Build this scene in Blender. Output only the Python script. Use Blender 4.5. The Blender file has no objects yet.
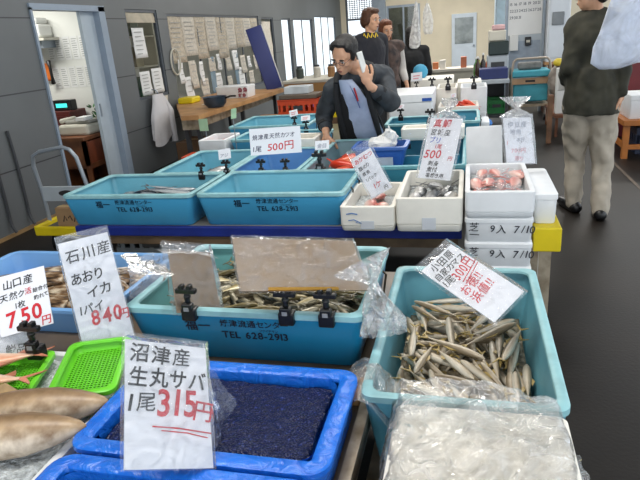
import bpy, bmesh, math, random
from mathutils import Vector, Matrix, Euler, noise
random.seed(7)
PI = math.pi
sc = bpy.context.scene
COL = sc.collection

# ------------------------------------------------------------------ camera
F_PX = 579.517
ROT = Matrix(((0.96899299, -0.01048694, 0.24686556),
              (0.23545125, 0.34218914, -0.9096534),
              (-0.07493524, 0.93957257, 0.33404805)))
CAM_H = 1.57
cd = bpy.data.cameras.new('camera')
cam = bpy.data.objects.new('camera', cd); COL.objects.link(cam)
cd.sensor_width = 36; cd.lens = F_PX / 640 * 36; cd.clip_start = 0.05; cd.clip_end = 200
cam.matrix_world = Matrix.Translation((0, 0, CAM_H)) @ ROT.to_4x4()
sc.camera = cam

# ------------------------------------------------------------------ world, lights, exposure
w = bpy.data.worlds.new('overcast_sky'); sc.world = w; w.use_nodes = True
bg = w.node_tree.nodes['Background']
bg.inputs[0].default_value = (0.86, 0.93, 1.0, 1); bg.inputs[1].default_value = 1.6
sc.view_settings.view_transform = 'Standard'; sc.view_settings.look = 'None'
sc.view_settings.gamma = 1; sc.view_settings.use_curve_mapping = False
sc.view_settings.exposure = 0.25
CEIL = 3.7
def area(name, loc, sx, sy, power, col=(1, .97, .92), rot=(0, 0, 0)):
    l = bpy.data.lights.new(name, 'AREA'); l.shape = 'RECTANGLE'; l.size = sx; l.size_y = sy
    l.energy = power; l.color = col
    o = bpy.data.objects.new(name, l); COL.objects.link(o); o.location = loc; o.rotation_euler = rot
    return o
LAMPS = [(-0.9, 1.3, 55), (-0.9, 4.8, 60), (-0.9, 8.6, 60), (-1.2, 13.0, 120), (2.6, 11.5, 80), (-1.0, 17.0, 130)]
for lx, ly, lp in LAMPS:
    area('hall_lamp_light', (lx, ly, CEIL - .22), 2.4, .5, lp)
area('office_lamp_light', (-5.3, 5.9, 2.35), 1.2, .3, 26, (1, 1, .95))
area('window_room_light', (-5.3, 9.5, 2.5), 2.5, .5, 30, (1, .97, .9))

# ------------------------------------------------------------------ pixel helpers (a pixel of the photograph on a known plane)
def ray(px, py): return ROT @ Vector((px - 320, -(py - 240), -F_PX))
def PZ(px, py, z):
    v = ray(px, py); t = (z - CAM_H) / v.z; return Vector((v.x * t, v.y * t, z))
def PY(px, py, y):
    v = ray(px, py); t = y / v.y; return Vector((v.x * t, y, CAM_H + v.z * t))
def PX(px, py, x):
    v = ray(px, py); t = x / v.x; return Vector((x, v.y * t, CAM_H + v.z * t))

# ------------------------------------------------------------------ materials
def lin(c):
    return tuple(((x / 255) / 12.92 if x / 255 <= .04045 else ((x / 255 + .055) / 1.055) ** 2.4) for x in c) + (1,)
MATS = {}
def mat(name, c, rough=.5, var=.12, scale=6, bump=0., bscale=40, metal=0., spec=.5, c2=None, emit=0, sss=0, coord='Object', detail=4):
    if name in MATS: return MATS[name]
    m = bpy.data.materials.new(name); m.use_nodes = True; MATS[name] = m
    nt = m.node_tree; N = nt.nodes; L = nt.links; b = N['Principled BSDF']
    a = lin(c)
    d = lin(c2) if c2 else tuple(x * (1 - var * 2) for x in a[:3]) + (1,)
    tc = N.new('ShaderNodeTexCoord'); nz = N.new('ShaderNodeTexNoise'); nz.inputs['Scale'].default_value = scale
    nz.inputs['Detail'].default_value = detail; L.new(tc.outputs[coord], nz.inputs['Vector'])
    r = N.new('ShaderNodeValToRGB'); r.color_ramp.elements[0].position = .32; r.color_ramp.elements[1].position = .62
    r.color_ramp.elements[0].color = d; r.color_ramp.elements[1].color = a
    L.new(nz.outputs['Fac'], r.inputs[0]); L.new(r.outputs[0], b.inputs['Base Color'])
    b.inputs['Roughness'].default_value = rough; b.inputs['Metallic'].default_value = metal
    b.inputs['Specular IOR Level'].default_value = spec
    if sss: b.inputs['Subsurface Weight'].default_value = sss; b.inputs['Subsurface Radius'].default_value = (.01, .006, .004)
    if emit: b.inputs['Emission Color'].default_value = a; b.inputs['Emission Strength'].default_value = emit
    if bump:
        n2 = N.new('ShaderNodeTexNoise'); n2.inputs['Scale'].default_value = bscale; n2.inputs['Detail'].default_value = 5
        L.new(tc.outputs[coord], n2.inputs['Vector']); bp = N.new('ShaderNodeBump'); bp.inputs['Strength'].default_value = bump
        bp.inputs['Distance'].default_value = .02
        L.new(n2.outputs['Fac'], bp.inputs['Height']); L.new(bp.outputs[0], b.inputs['Normal'])
    return m
def film(name, c=(235, 240, 245), opac=.12, rough=.12, bump=.5, bscale=14, gloss=.25, white=0.):
    """thin clear plastic: mostly see-through, with glossy creases and a milky share"""
    m = bpy.data.materials.new(name); m.use_nodes = True; nt = m.node_tree; N = nt.nodes; L = nt.links
    N.remove(N['Principled BSDF']); out = N['Material Output']
    tc = N.new('ShaderNodeTexCoord'); nz = N.new('ShaderNodeTexNoise'); nz.inputs['Scale'].default_value = bscale; nz.inputs['Detail'].default_value = 6
    nz.inputs['Distortion'].default_value = 1.2
    L.new(tc.outputs['Object'], nz.inputs['Vector'])
    bp = N.new('ShaderNodeBump'); bp.inputs['Strength'].default_value = bump; bp.inputs['Distance'].default_value = .03
    L.new(nz.outputs['Fac'], bp.inputs['Height'])
    tr = N.new('ShaderNodeBsdfTransparent'); gl = N.new('ShaderNodeBsdfGlossy'); gl.inputs['Roughness'].default_value = rough
    gl.inputs['Color'].default_value = (1, 1, 1, 1)
    df = N.new('ShaderNodeBsdfDiffuse'); df.inputs['Color'].default_value = lin(c)
    L.new(bp.outputs[0], gl.inputs['Normal']); L.new(bp.outputs[0], df.inputs['Normal'])
    m1 = N.new('ShaderNodeMixShader'); m2 = N.new('ShaderNodeMixShader')
    fr = N.new('ShaderNodeLayerWeight'); fr.inputs['Blend'].default_value = gloss; L.new(bp.outputs[0], fr.inputs['Normal'])
    rr = N.new('ShaderNodeMapRange'); rr.inputs[1].default_value = .35; rr.inputs[2].default_value = .75
    rr.inputs[3].default_value = opac * .4; rr.inputs[4].default_value = min(1, opac * 1.8); L.new(nz.outputs['Fac'], rr.inputs[0])
    L.new(rr.outputs[0], m1.inputs[0]); L.new(tr.outputs[0], m1.inputs[1]); L.new(df.outputs[0], m1.inputs[2])
    L.new(fr.outputs['Fresnel'], m2.inputs[0]); L.new(m1.outputs[0], m2.inputs[1]); L.new(gl.outputs[0], m2.inputs[2])
    L.new(m2.outputs[0], out.inputs['Surface'])
    return m
def glassmat(name, tint=(246, 248, 248), refl=.06):
    m = bpy.data.materials.new(name); m.use_nodes = True; nt = m.node_tree; N = nt.nodes; L = nt.links
    N.remove(N['Principled BSDF']); tr = N.new('ShaderNodeBsdfTransparent'); tr.inputs['Color'].default_value = lin(tint)
    gl = N.new('ShaderNodeBsdfGlossy'); gl.inputs['Roughness'].default_value = .02; mx = N.new('ShaderNodeMixShader'); mx.inputs[0].default_value = refl
    L.new(tr.outputs[0], mx.inputs[1]); L.new(gl.outputs[0], mx.inputs[2]); L.new(mx.outputs[0], N['Material Output'].inputs['Surface'])
    return m
def fishmat(name, back, side, belly, depth, rough=.28, spot=None, metal=.25):
    m = bpy.data.materials.new(name); m.use_nodes = True; nt = m.node_tree; N = nt.nodes; L = nt.links; b = N['Principled BSDF']
    tc = N.new('ShaderNodeTexCoord'); sp = N.new('ShaderNodeSeparateXYZ'); L.new(tc.outputs['Object'], sp.inputs[0])
    nz = N.new('ShaderNodeTexNoise'); nz.inputs['Scale'].default_value = 45; nz.inputs['Detail'].default_value = 4; L.new(tc.outputs['Object'], nz.inputs['Vector'])
    mr = N.new('ShaderNodeMapRange'); mr.inputs[1].default_value = -depth; mr.inputs[2].default_value = depth; L.new(sp.outputs['Z'], mr.inputs[0])
    ad = N.new('ShaderNodeMath'); ad.operation = 'MULTIPLY_ADD'; ad.inputs[1].default_value = .3; L.new(nz.outputs['Fac'], ad.inputs[0]); L.new(mr.outputs[0], ad.inputs[2])
    sb = N.new('ShaderNodeMath'); sb.operation = 'SUBTRACT'; sb.inputs[1].default_value = .15; L.new(ad.outputs[0], sb.inputs[0])
    r = N.new('ShaderNodeValToRGB'); e = r.color_ramp.elements
    e[0].position = .12; e[0].color = lin(belly); e[1].position = .85; e[1].color = lin(back)
    q = e.new(.5); q.color = lin(side)
    L.new(sb.outputs[0], r.inputs[0]); L.new(r.outputs[0], b.inputs['Base Color'])
    b.inputs['Roughness'].default_value = rough; b.inputs['Metallic'].default_value = metal
    if spot:
        n2 = N.new('ShaderNodeTexNoise'); n2.inputs['Scale'].default_value = 26; n2.inputs['Detail'].default_value = 8; L.new(tc.outputs['Object'], n2.inputs['Vector'])
        r2 = N.new('ShaderNodeValToRGB'); r2.color_ramp.elements[0].position = .38; r2.color_ramp.elements[1].position = .78; L.new(n2.outputs['Fac'], r2.inputs[0])
        mx = N.new('ShaderNodeMixRGB'); mx.inputs[2].default_value = lin(spot); L.new(r2.outputs[0], mx.inputs[0]); L.new(r.outputs[0], mx.inputs[1]); L.new(mx.outputs[0], b.inputs['Base Color'])
    return m

# ------------------------------------------------------------------ mesh builder
def rr_loop(wd, dp, r, z, cx=0, cy=0, n=5):
    pts = []
    for (sx, sy, a0) in ((1, 1, 0), (-1, 1, PI / 2), (-1, -1, PI), (1, -1, 1.5 * PI)):
        for k in range(n + 1):
            a = a0 + PI / 2 * k / n
            pts.append(Vector((cx + sx * (wd / 2 - r) + r * math.cos(a), cy + sy * (dp / 2 - r) + r * math.sin(a), z)))
    return pts
class MB:
    def __init__(s): s.v = []; s.f = []; s.m = []
    def add(s, vs, fs, mi=0):
        o = len(s.v); s.v += [Vector(v) for v in vs]; s.f += [tuple(i + o for i in f) for f in fs]; s.m += [mi] * len(fs); return s
    def box(s, x0, x1, y0, y1, z0, z1, mi=0, M=None):
        vs = [Vector((x, y, z)) for z in (z0, z1) for y in (y0, y1) for x in (x0, x1)]
        if M: vs = [M @ v for v in vs]
        return s.add(vs, [(0, 2, 3, 1), (4, 5, 7, 6), (0, 1, 5, 4), (2, 6, 7, 3), (0, 4, 6, 2), (1, 3, 7, 5)], mi)
    def bbox(s, x0, x1, y0, y1, z0, z1, r=.01, mi=0, M=None):
        """box with rounded edges"""
        wd, dp = x1 - x0, y1 - y0; cx, cy = (x0 + x1) / 2, (y0 + y1) / 2
        r = min(r, wd * .45, dp * .45, (z1 - z0) * .45)
        lo = [rr_loop(wd - 2 * q, dp - 2 * q, max(r - q, r * .3), z, cx, cy, 3) for q, z in
              ((r, z0), (r * .3, z0 + r * .3), (0, z0 + r), (0, z1 - r), (r * .3, z1 - r * .3), (r, z1))]
        if M: lo = [[M @ v for v in l] for l in lo]
        return s.loft(lo, True, True, mi)
    def loft(s, loops, cap0=False, cap1=False, mi=0, closed=True):
        n = len(loops[0]); vs = [v for l in loops for v in l]; fs = []
        for i in range(len(loops) - 1):
            for j in range(n if closed else n - 1):
                k = (j + 1) % n
                fs.append((i * n + j, i * n + k, (i + 1) * n + k, (i + 1) * n + j))
        if cap0: fs.append(tuple(reversed(range(n))))
        if cap1: fs.append(tuple((len(loops) - 1) * n + j for j in range(n)))
        return s.add(vs, fs, mi)
    def tube(s, pts, r, n=8, mi=0, cap=True):
        pts = [Vector(p) for p in pts]; loops = []
        rs = r if isinstance(r, (list, tuple)) else [r] * len(pts)
        up = None
        for i, p in enumerate(pts):
            t = (pts[min(i + 1, len(pts) - 1)] - pts[max(i - 1, 0)]).normalized()
            if up is None: up = t.orthogonal().normalized()
            up = (up - t * up.dot(t)).normalized(); sd = t.cross(up)
            loops.append([p + (up * math.cos(a) + sd * math.sin(a)) * rs[i] for a in (2 * PI * k / n for k in range(n))])
        return s.loft(loops, cap, cap, mi)
    def capsule(s, p0, p1, r0, r1, n=12, mi=0):
        p0, p1 = Vector(p0), Vector(p1); t = (p1 - p0)
        t = t.normalized() if t.length > 1e-6 else Vector((0, 0, 1))
        pts = []; rs = []
        for k in range(1, 5): a = PI / 2 * k / 4; pts.append(p0 - t * r0 * math.cos(a)); rs.append(r0 * math.sin(a))
        for k in range(0, 4): a = PI / 2 * k / 4; pts.append(p1 + t * r1 * math.sin(a)); rs.append(r1 * math.cos(a))
        up = t.orthogonal().normalized(); sd = t.cross(up)
        return s.loft([[p + (up * math.cos(2 * PI * k / n) + sd * math.sin(2 * PI * k / n)) * max(q, .0008) for k in range(n)] for p, q in zip(pts, rs)], True, True, mi)
    def ell(s, c, rx, ry, rz, M=None, n=14, mi=0, z0=-1., z1=1.):
        c = Vector(c); loops = []
        for k in range(n // 2 + 1):
            zz = z0 + (z1 - z0) * k / (n // 2); zz = max(-.998, min(.998, zz)) if abs(zz) >= .998 else zz
            if z0 == -1. and z1 == 1.: zz = -math.cos(PI * k / (n // 2)) * .999
            q = math.sqrt(max(0, 1 - zz * zz))
            lp = []
            for j in range(n):
                v = Vector((rx * q * math.cos(2 * PI * j / n), ry * q * math.sin(2 * PI * j / n), rz * zz))
                lp.append(c + (M @ v if M else v))
            loops.append(lp)
        return s.loft(loops, True, True, mi)
    def lathe(s, prof, c=(0, 0, 0), n=20, mi=0, cap0=True, cap1=True):
        c = Vector(c)
        return s.loft([[c + Vector((r * math.cos(2 * PI * k / n), r * math.sin(2 * PI * k / n), z)) for k in range(n)] for r, z in prof], cap0, cap1, mi)
    def xform(s, M): s.v = [M @ v for v in s.v]; return s
    def build(s, name, mats, parent=None, smooth=False, loc=None, sharp=40):
        me = bpy.data.meshes.new(name); me.from_pydata([tuple(v) for v in s.v], [], s.f)
        if not isinstance(mats, (list, tuple)): mats = [mats]
        for m in mats: me.materials.append(m)
        me.polygons.foreach_set('material_index', s.m); me.update()
        bm = bmesh.new(); bm.from_mesh(me); bmesh.ops.recalc_face_normals(bm, faces=bm.faces); bm.to_mesh(me); bm.free()
        if smooth:
            me.shade_smooth()
            me.set_sharp_from_angle(angle=math.radians(sharp))
        o = bpy.data.objects.new(name, me); COL.objects.link(o)
        if parent: o.parent = parent
        if loc is not None: o.location = loc
        return o
def link_mesh(name, me, parent=None):
    o = bpy.data.objects.new(name, me); COL.objects.link(o)
    if parent: o.parent = parent
    return o
def evald(o):
    dg = bpy.context.evaluated_depsgraph_get()
    me = bpy.data.meshes.new_from_object(o.evaluated_get(dg)); old = o.data
    o.modifiers.clear(); o.data = me; me.name = o.name
    return o
def remesh(name, mb, mt, parent, voxel=.012, smooth=4, folds=0., fscale=9, fac=.5):
    o = mb.build(name, mt, parent)
    md = o.modifiers.new('r', 'REMESH'); md.mode = 'VOXEL'; md.voxel_size = voxel; md.use_smooth_shade = True
    if smooth: s_ = o.modifiers.new('s', 'SMOOTH'); s_.iterations = smooth; s_.factor = fac
    evald(o)
    if folds:
        for v in o.data.vertices:
            p = Vector((v.co.x, v.co.y, v.co.z * .7)) * fscale
            v.co += v.normal * folds * (noise.noise(p) + .5 * noise.noise(p * 2.1))
    o.data.shade_smooth()
    if not o.data.materials: o.data.materials.append(mt)
    return o
def tag(o, label=None, cat=None, group=None, kind=None):
    if label: o['label'] = label
    if cat: o['category'] = cat
    if group: o['group'] = group
    if kind: o['kind'] = kind
    return o
def thing(name, label, cat, loc=(0, 0, 0), rz=0, group=None, rot=None):
    o = bpy.data.objects.new(name, None); COL.objects.link(o); o.location = loc
    o.rotation_euler = rot if rot else (0, 0, rz); o.empty_display_size = .05
    return tag(o, label, cat, group)
def copy_tree(o, parent=None):
    c = o.copy(); COL.objects.link(c)
    if parent: c.parent = parent
    for ch in list(o.children): copy_tree(ch, c)
    return c
def struct(name, mb, m, smooth=False): return tag(mb.build(name, m, None, smooth), kind='structure')
def axes(o, u, n, up, pos):
    o.matrix_world = Matrix(((u.x, n.x, up.x, pos.x), (u.y, n.y, up.y, pos.y), (u.z, n.z, up.z, pos.z), (0, 0, 0, 1)))

# ------------------------------------------------------------------ text
TXT = {}
def text_mesh(s, size, bold=.0, shear=0., ext=.0012):
    k = (s, round(size, 4), bold, shear)
    c = bpy.data.curves.new('text', 'FONT'); c.body = s; c.size = size; c.offset = bold * size; c.shear = shear; c.extrude = 0
    c.resolution_u = 3
    o = bpy.data.objects.new('text_tmp', c); COL.objects.link(o)
    dg = bpy.context.evaluated_depsgraph_get(); me = bpy.data.meshes.new_from_object(o.evaluated_get(dg))
    bpy.data.objects.remove(o); bpy.data.curves.remove(c)
    vs = [v.co.copy() for v in me.vertices]; fs = [tuple(p.vertices) for p in me.polygons]; bpy.data.meshes.remove(me)
    return vs, fs
def write(mb, s, u, v, size, rot=0., bold=.012, shear=.12, jit=.05, gap=.98, mi=0, narrow=1.):
    """adds characters lying in the local x-z plane, reading along +x, facing -y"""
    rnd = random.Random(hash(s) % 1000 if False else sum(map(ord, s)))
    x = 0
    for ch in s:
        if ch == ' ': x += size * .4; continue
        vs, fs = text_mesh(ch, size, min(bold, .005) if ch in '産然尾選限' else bold, shear)
        if not vs: x += size * .5; continue
        mn = min(q.x for q in vs); mx = max(q.x for q in vs)
        a = rot + rnd.uniform(-jit, jit); ca, sa = math.cos(a), math.sin(a); cr, sr = math.cos(rot), math.sin(rot)
        dy = rnd.uniform(-jit, jit) * size * .6
        out = []
        for q in vs:
            lx, ly = (q.x - mn) * narrow, q.y + dy
            gx, gy = lx * ca - ly * sa, lx * sa + ly * ca
            out.append(Vector((u + x * cr + gx, 0, v + x * sr + gy)))
        mb.add(out, fs, mi)
        x += ((mx - mn) * narrow + size * .1) * gap
    return mb
def stroke(mb, pts, wd, mi=0):
    """a flat brush stroke in the local x-z plane"""
    pts = [Vector((p[0], 0, p[1])) for p in pts]; a = []; b = []
    for i, p in enumerate(pts):
        t = (pts[min(i + 1, len(pts) - 1)] - pts[max(0, i - 1)]).normalized(); n = Vector((-t.z, 0, t.x)) * wd / 2
        a.append(p + n); b.append(p - n)
    n = len(pts)
    return mb.add(a + b, [(i, i + 1, n + i + 1, n + i) for i in range(n - 1)], mi)

# ================================================================== SETTING
WX = -4.12
m_wall = bpy.data.materials.new('grey_wall_panels'); m_wall.use_nodes = True
def _wall(m):
    nt = m.node_tree; N = nt.nodes; L = nt.links; b = N['Principled BSDF']
    tc = N.new('ShaderNodeTexCoord'); sp = N.new('ShaderNodeSeparateXYZ'); L.new(tc.outputs['Object'], sp.inputs[0])
    nz = N.new('ShaderNodeTexNoise'); nz.inputs['Scale'].default_value = 1.3; nz.inputs['Detail'].default_value = 6; L.new(tc.outputs['Object'], nz.inputs['Vector'])
    r = N.new('ShaderNodeValToRGB'); r.color_ramp.elements[0].color = lin((84, 88, 90)); r.color_ramp.elements[1].color = lin((106, 110, 112))
    L.new(nz.outputs['Fac'], r.inputs[0])
    a = N.new('ShaderNodeMath'); a.operation = 'ADD'; a.inputs[1].default_value = .09; L.new(sp.outputs['Z'], a.inputs[0])
    d = N.new('ShaderNodeMath'); d.operation = 'DIVIDE'; d.inputs[1].default_value = .67; L.new(a.outputs[0], d.inputs[0])
    f = N.new('ShaderNodeMath'); f.operation = 'FRACT'; L.new(d.outputs[0], f.inputs[0])
    l = N.new('ShaderNodeMath'); l.operation = 'LESS_THAN'; l.inputs[1].default_value = .018; L.new(f.outputs[0], l.inputs[0])
    mx = N.new('ShaderNodeMixRGB'); mx.inputs[2].default_value = lin((48, 50, 54)); L.new(l.outputs[0], mx.inputs[0]); L.new(r.outputs[0], mx.inputs[1])
    L.new(mx.outputs[0], b.inputs['Base Color']); b.inputs['Roughness'].default_value = .45
_wall(m_wall)
m_floor = mat('wet_dark_floor', (31, 25, 20), .48, .25, 1.2, .06, 60, c2=(18, 15, 12), spec=.3)
m_ceil = mat('ceiling_paint', (170, 170, 168), .8, .05)
m_beige = mat('beige_wall_paint', (214, 203, 178), .7, .05, 2)
m_office = mat('office_white_paint', (226, 226, 220), .7, .04, 2)
m_alu = mat('brushed_aluminium', (150, 160, 170), .35, .06, 8, metal=.4)
m_glass = glassmat('window_glass')
m_frame = mat('grey_window_frame', (78, 84, 92), .4, .06)
m_bluegrey = mat('door_jamb_paint', (142, 156, 172), .45, .05)

struct('floor', MB().box(-7.2, 8, -2.5, 20.3, -.12, 0), m_floor)
struct('ceiling', MB().box(-4.3, 3.4, -2.5, 20.3, CEIL, CEIL + .15), m_ceil)
OPEN = [(5.17, 6.36, 0, 2.02), (6.88, 7.68, .93, 2.04), (7.95, 11.8, .70, 2.0), (11.98, 12.75, .68, 1.98), (13.35, 14.06, .5, 1.97),
        (14.32, 16.14, .5, 1.97), (16.42, 19.1, .35, 2.05)]
b = MB(); y = -2.5
for (a0, a1, z0, z1) in OPEN:
    b.box(WX - .06, WX, y, a0, 0, CEIL)
    if z0 > 0: b.box(WX - .06, WX, a0, a1, 0, z0)
    b.box(WX - .06, WX, a0, a1, z1, CEIL); y = a1
b.box(WX - .06, WX, y, 20.3, 0, CEIL)
struct('wall_left', b, m_wall)
struct('baseboard_left', MB().box(WX, WX + .012, -2.5, 5.1, 0, .035), mat('tan_baseboard', (150, 122, 84), .5))
# back wall
b = MB()
for (x0, x1, z0, z1) in ((WX, -3.95, 0, CEIL), (-3.95, -3.02, 0, .3), (-3.95, -3.02, 2.6, CEIL), (-2.62, -1.54, 2.25, CEIL), (-3.02, -2.62, 0, CEIL), (-1.54, 6, 0, CEIL)):
    b.box(x0, x1, 20.0, 20.15, z0, z1)
struct('wall_back', b, m_beige)
struct('column_back', MB().box(-3.04, -2.62, 19.8, 20.0, 0, CEIL), m_alu)
# rooms behind the left wall
b = MB(); b.box(-7.0, -6.88, 4.2, 13.0, 0, 2.7); b.box(-6.88, WX - .07, 6.75, 6.84, 0, 2.7)
b.box(-6.88, WX - .07, 12.85, 13.0, 0, 2.7); b.box(-6.88, WX - .07, 4.2, 4.3, 0, 2.7); b.box(-6.88, WX - .07, 4.3, 12.85, 2.6, 2.7)
struct('wall_office', b, m_office)
# windows
WN = 0
def window_left(y0, y1, z0, z1, mull=()):
    global WN; WN += 1
    f = MB(); t = .035; xa, xb = WX - .055, WX - .015
    f.box(xa, xb, y0, y0 + t, z0, z1); f.box(xa, xb, y1 - t, y1, z0, z1)
    f.box(xa, xb, y0 + t, y1 - t, z0, z0 + t); f.box(xa, xb, y0 + t, y1 - t, z1 - t, z1)
    for q in mull: f.box(xa + .01, xb - .01, q - t / 2, q + t / 2, z0 + t, z1 - t)
    o = struct('window_%d' % WN, f, m_frame)
    MB().box(WX - .038, WX - .034, y0 + t, y1 - t, z0 + t, z1 - t).build('pane', m_glass, o)
window_left(*OPEN[1]); window_left(*OPEN[2], mull=(8.95, 9.9, 10.85)); window_left(*OPEN[3]); window_left(*OPEN[4])
window_left(*OPEN[5], mull=(15.2,)); window_left(*OPEN[6], mull=(17.3, 18.2))
o = window_left
f = MB(); 
for (x0, x1, z0, z1) in ((-3.95, -3.9, .3, 2.6), (-3.07, -3.02, .3, 2.6), (-3.9, -3.07, .3, .36), (-3.9, -3.07, 2.54, 2.6), (-3.9, -3.07, 1.9, 1.96), (-3.9, -3.07, 1.4, 1.44)): f.box(x0, x1, 20.02, 20.1, z0, z1)
o = struct('window_7', f, m_frame); MB().box(-3.9, -3.07, 20.05, 20.056, .36, 1.9).build('pane', m_glass, o)
f = MB()
for i in range(9):
    f.box(-3.9, -3.07, 20.03, 20.06, 1.98 + i * .062, 2.0 + i * .062)
for i in range(11): f.box(-3.9 + i * .081, -3.88 + i * .081, 20.025, 20.05, 1.96, 2.54)
f.build('grille', mat('grey_grille', (120, 124, 126), .5), o)
# glazed doorway at the back
f = MB(); f.box(-2.62, -2.55, 20.02, 20.12, 0, 2.25); f.box(-1.61, -1.54, 20.02, 20.12, 0, 2.25); f.box(-2.55, -1.61, 20.02, 20.12, 2.18, 2.25)
f.box(-2.1, -2.05, 20.03, 20.11, .1, 2.18); f.box(-2.55, -1.61, 20.03, 20.11, 0, .1); f.box(-2.55, -1.61, 20.03, 20.11, .95, 1.02)
o = struct('door_2', f, m_alu)
m2 = MB(); m2.box(-2.55, -2.1, 20.06, 20.066, .1, .95); m2.box(-2.05, -1.61, 20.06, 20.066, .1, .95); m2.box(-2.55, -2.1, 20.06, 20.066, 1.02, 2.18); m2.box(-2.05, -1.61, 20.06, 20.066, 1.02, 2.18)
m2.build('pane', m_glass, o)
b = MB(); b.box(-3.0, -.9, 23.0, 23.1, 0, 2.9); b.box(-3.0, -2.9, 20.3, 23, 0, 2.9); b.box(-1.0, -.9, 20.3, 23, 0, 2.9); b.box(-3.0, -.9, 20.2, 23, 2.8, 2.9); b.box(-3, -.9, 20.2, 23, -.1, 0)
struct('wall_annex', b, mat('olive_annex_paint', (128, 130, 104), .7))
l = thing('ceiling_lamp', 'lit fluorescent lamp in the room behind the glazed back doorway', 'lamp', (-2.35, 22.0, 2.8))
MB().bbox(-.34, .34, -.1, .1, -.2, 0, .04).build('diffuser', mat('lit_tube', (255, 250, 235), .5, .0, emit=5), l)
# second door in the back wall, pale, half glazed
f = MB(); f.bbox(-.56, .2, 19.93, 20.0, 0, 1.84, .01)
o = struct('door_3', f, mat('pale_door_paint', (196, 206, 214), .45, .04))
MB().box(-.46, .1, 19.915, 19.932, .95, 1.72).build('pane', mat('door_pane_dark', (150, 158, 158), .12, .3, 3, c2=(96, 104, 106)), o)
MB().box(.1, .15, 19.88, 19.935, .85, .9).build('door_handle', m_alu, o)
# sliding door on the left: frame, leaf
f = MB(); f.box(WX - .07, WX + .02, 5.17, 5.2, 0, 2.02); f.box(WX - .1, WX + .02, 6.3, 6.42, 0, 2.05); f.box(WX - .1, WX + .02, 5.17, 6.42, 2.0, 2.06)
o = struct('door_1', f, m_bluegrey)
f = MB(); f.box(WX - .1, WX - .06, 6.05, 6.3, .01, 2.0); f.build('door_leaf', mat('pale_leaf', (176, 188, 198), .4, .04), o)
MB().box(WX - .06, WX - .05, 6.08, 6.10, .85, 1.0).build('door_handle', m_alu, o)

# ceiling lamps of the hall
for i, (lx, ly, lp) in enumerate(LAMPS):
    t = thing('hall_lamp', ['fluorescent ceiling fitting above the front tubs', 'fluorescent ceiling fitting above the man on the telephone', 'fluorescent ceiling fitting above the far foam boxes',
                            'fluorescent ceiling fitting near the glazed back doorway', 'fluorescent ceiling fitting above the calendar board', 'fluorescent ceiling fitting farthest back beside the windows'][i], 'lamp', (lx, ly, CEIL), group='hall ceiling lamps')
    MB().bbox(-1.22, 1.22, -.27, .27, -.1, 0, .02).build('housing', m_ceil, t)
    tb = MB()
    for q in (-.12, .12): tb.tube([(-1.15, q, -.14), (1.15, q, -.14)], .018)
    tb.build('tubes', mat('lit_tube', (255, 250, 235), .5, 0, emit=5), t)

# ================================================================== OFFICE BEHIND THE SLIDING DOOR
m_paper = mat('white_paper', (226, 226, 224), .75, .03, 3)
m_ink = mat('black_ink', (22, 22, 26), .6, .1); m_red = mat('red_ink', (205, 32, 48), .6, .1)
m_black = mat('black_plastic', (18, 18, 20), .35, .1); m_dgrey = mat('dark_grey_plastic', (58, 60, 64), .45)
m_brown = mat('brown_wood', (122, 72, 40), .45, .2, 5, c2=(84, 46, 24)); m_lwood = mat('pale_worktop_wood', (196, 150, 100), .45, .2, 4, c2=(166, 120, 76))
m_white = mat('white_plastic', (224, 224, 220), .4, .03); m_offw = mat('offwhite_plastic', (200, 196, 182), .45, .05)
def wall_note(x0, x1, z0, z1, yy, label, group=None, lines=0, mt=None):
    o = tag(MB().box(-(x1 - x0) / 2, (x1 - x0) / 2, -.002, 0, -(z1 - z0) / 2, (z1 - z0) / 2).build('wall_notice', mt or m_paper), label, 'notice', group)
    o.location = ((x0 + x1) / 2, yy, (z0 + z1) / 2)
    if lines:
        t = MB(); ww = (x1 - x0) * .8
        for k in range(lines):
            zz = (z1 - z0) * (.38 - .76 * k / max(1, lines - 1))
            t.box(-ww / 2, ww / 2 * (.3 + .7 * random.random()), -.004, -.0025, zz - .004, zz + .004)
        t.build('printed_lines', mat('grey_print', (168, 168, 164), .7), o)
    return o
for r_, (z0, z1) in enumerate(((1.5, 1.78), (1.16, 1.42))):
    for k in range(5):
        x0 = -5.22 + k * .118
        wall_note(x0, x0 + .1, z0, z1, 6.748, 'narrow typed sheet in the %s row on the office wall, %s from the left' % (('upper', 'lower')[r_], ('first', 'second', 'third', 'fourth', 'fifth')[k]), 'typed sheets on the office wall', 9)
sh = thing('wall_shelf', 'small cream wall shelf carrying a white machine in the office', 'shelf', (-5.22, 6.75, 1.78))
MB().box(-.22, .2, -.3, 0, -.03, 0).build('board', m_offw, sh); MB().box(-.15, -.12, -.25, 0, -.12, -.03).build('bracket', m_alu, sh); MB().box(.1, .13, -.25, 0, -.12, -.03).build('bracket', m_alu, sh)
pn = thing('printer', 'white desktop machine standing on the office wall shelf', 'printer', (-5.22, 6.6, 1.78))
MB().bbox(-.18, .14, -.13, .13, 0, .16, .03).build('body', m_white, pn); MB().bbox(-.15, .11, -.1, .12, .16, .24, .03).build('paper_tray', m_white, pn); MB().box(-.12, .08, -.134, -.129, .03, .06).build('slot', m_dgrey, pn)
ph = thing('wall_phone', 'black and orange handset hanging on the office wall', 'telephone', (-5.28, 6.75, 1.36))
MB().bbox(-.05, .05, -.05, 0, -.1, .12, .02).build('cradle', mat('orange_plastic', (214, 110, 40), .4), ph); hb = MB(); hb.tube([(.07, -.05, -.13), (.1, -.09, -.05), (.1, -.09, .07), (.06, -.05, .14)], [.03, .018, .018, .03]); hb.build('handset', m_black, ph, True)
cb = thing('wooden_cabinet', 'low brown wooden desk cabinet with open front inside the office', 'cabinet', (-4.36, 5.9, 0))
b = MB(); b.box(-.44, 0, 0, .78, .6, .64); b.build('top', m_brown, cb)
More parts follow.
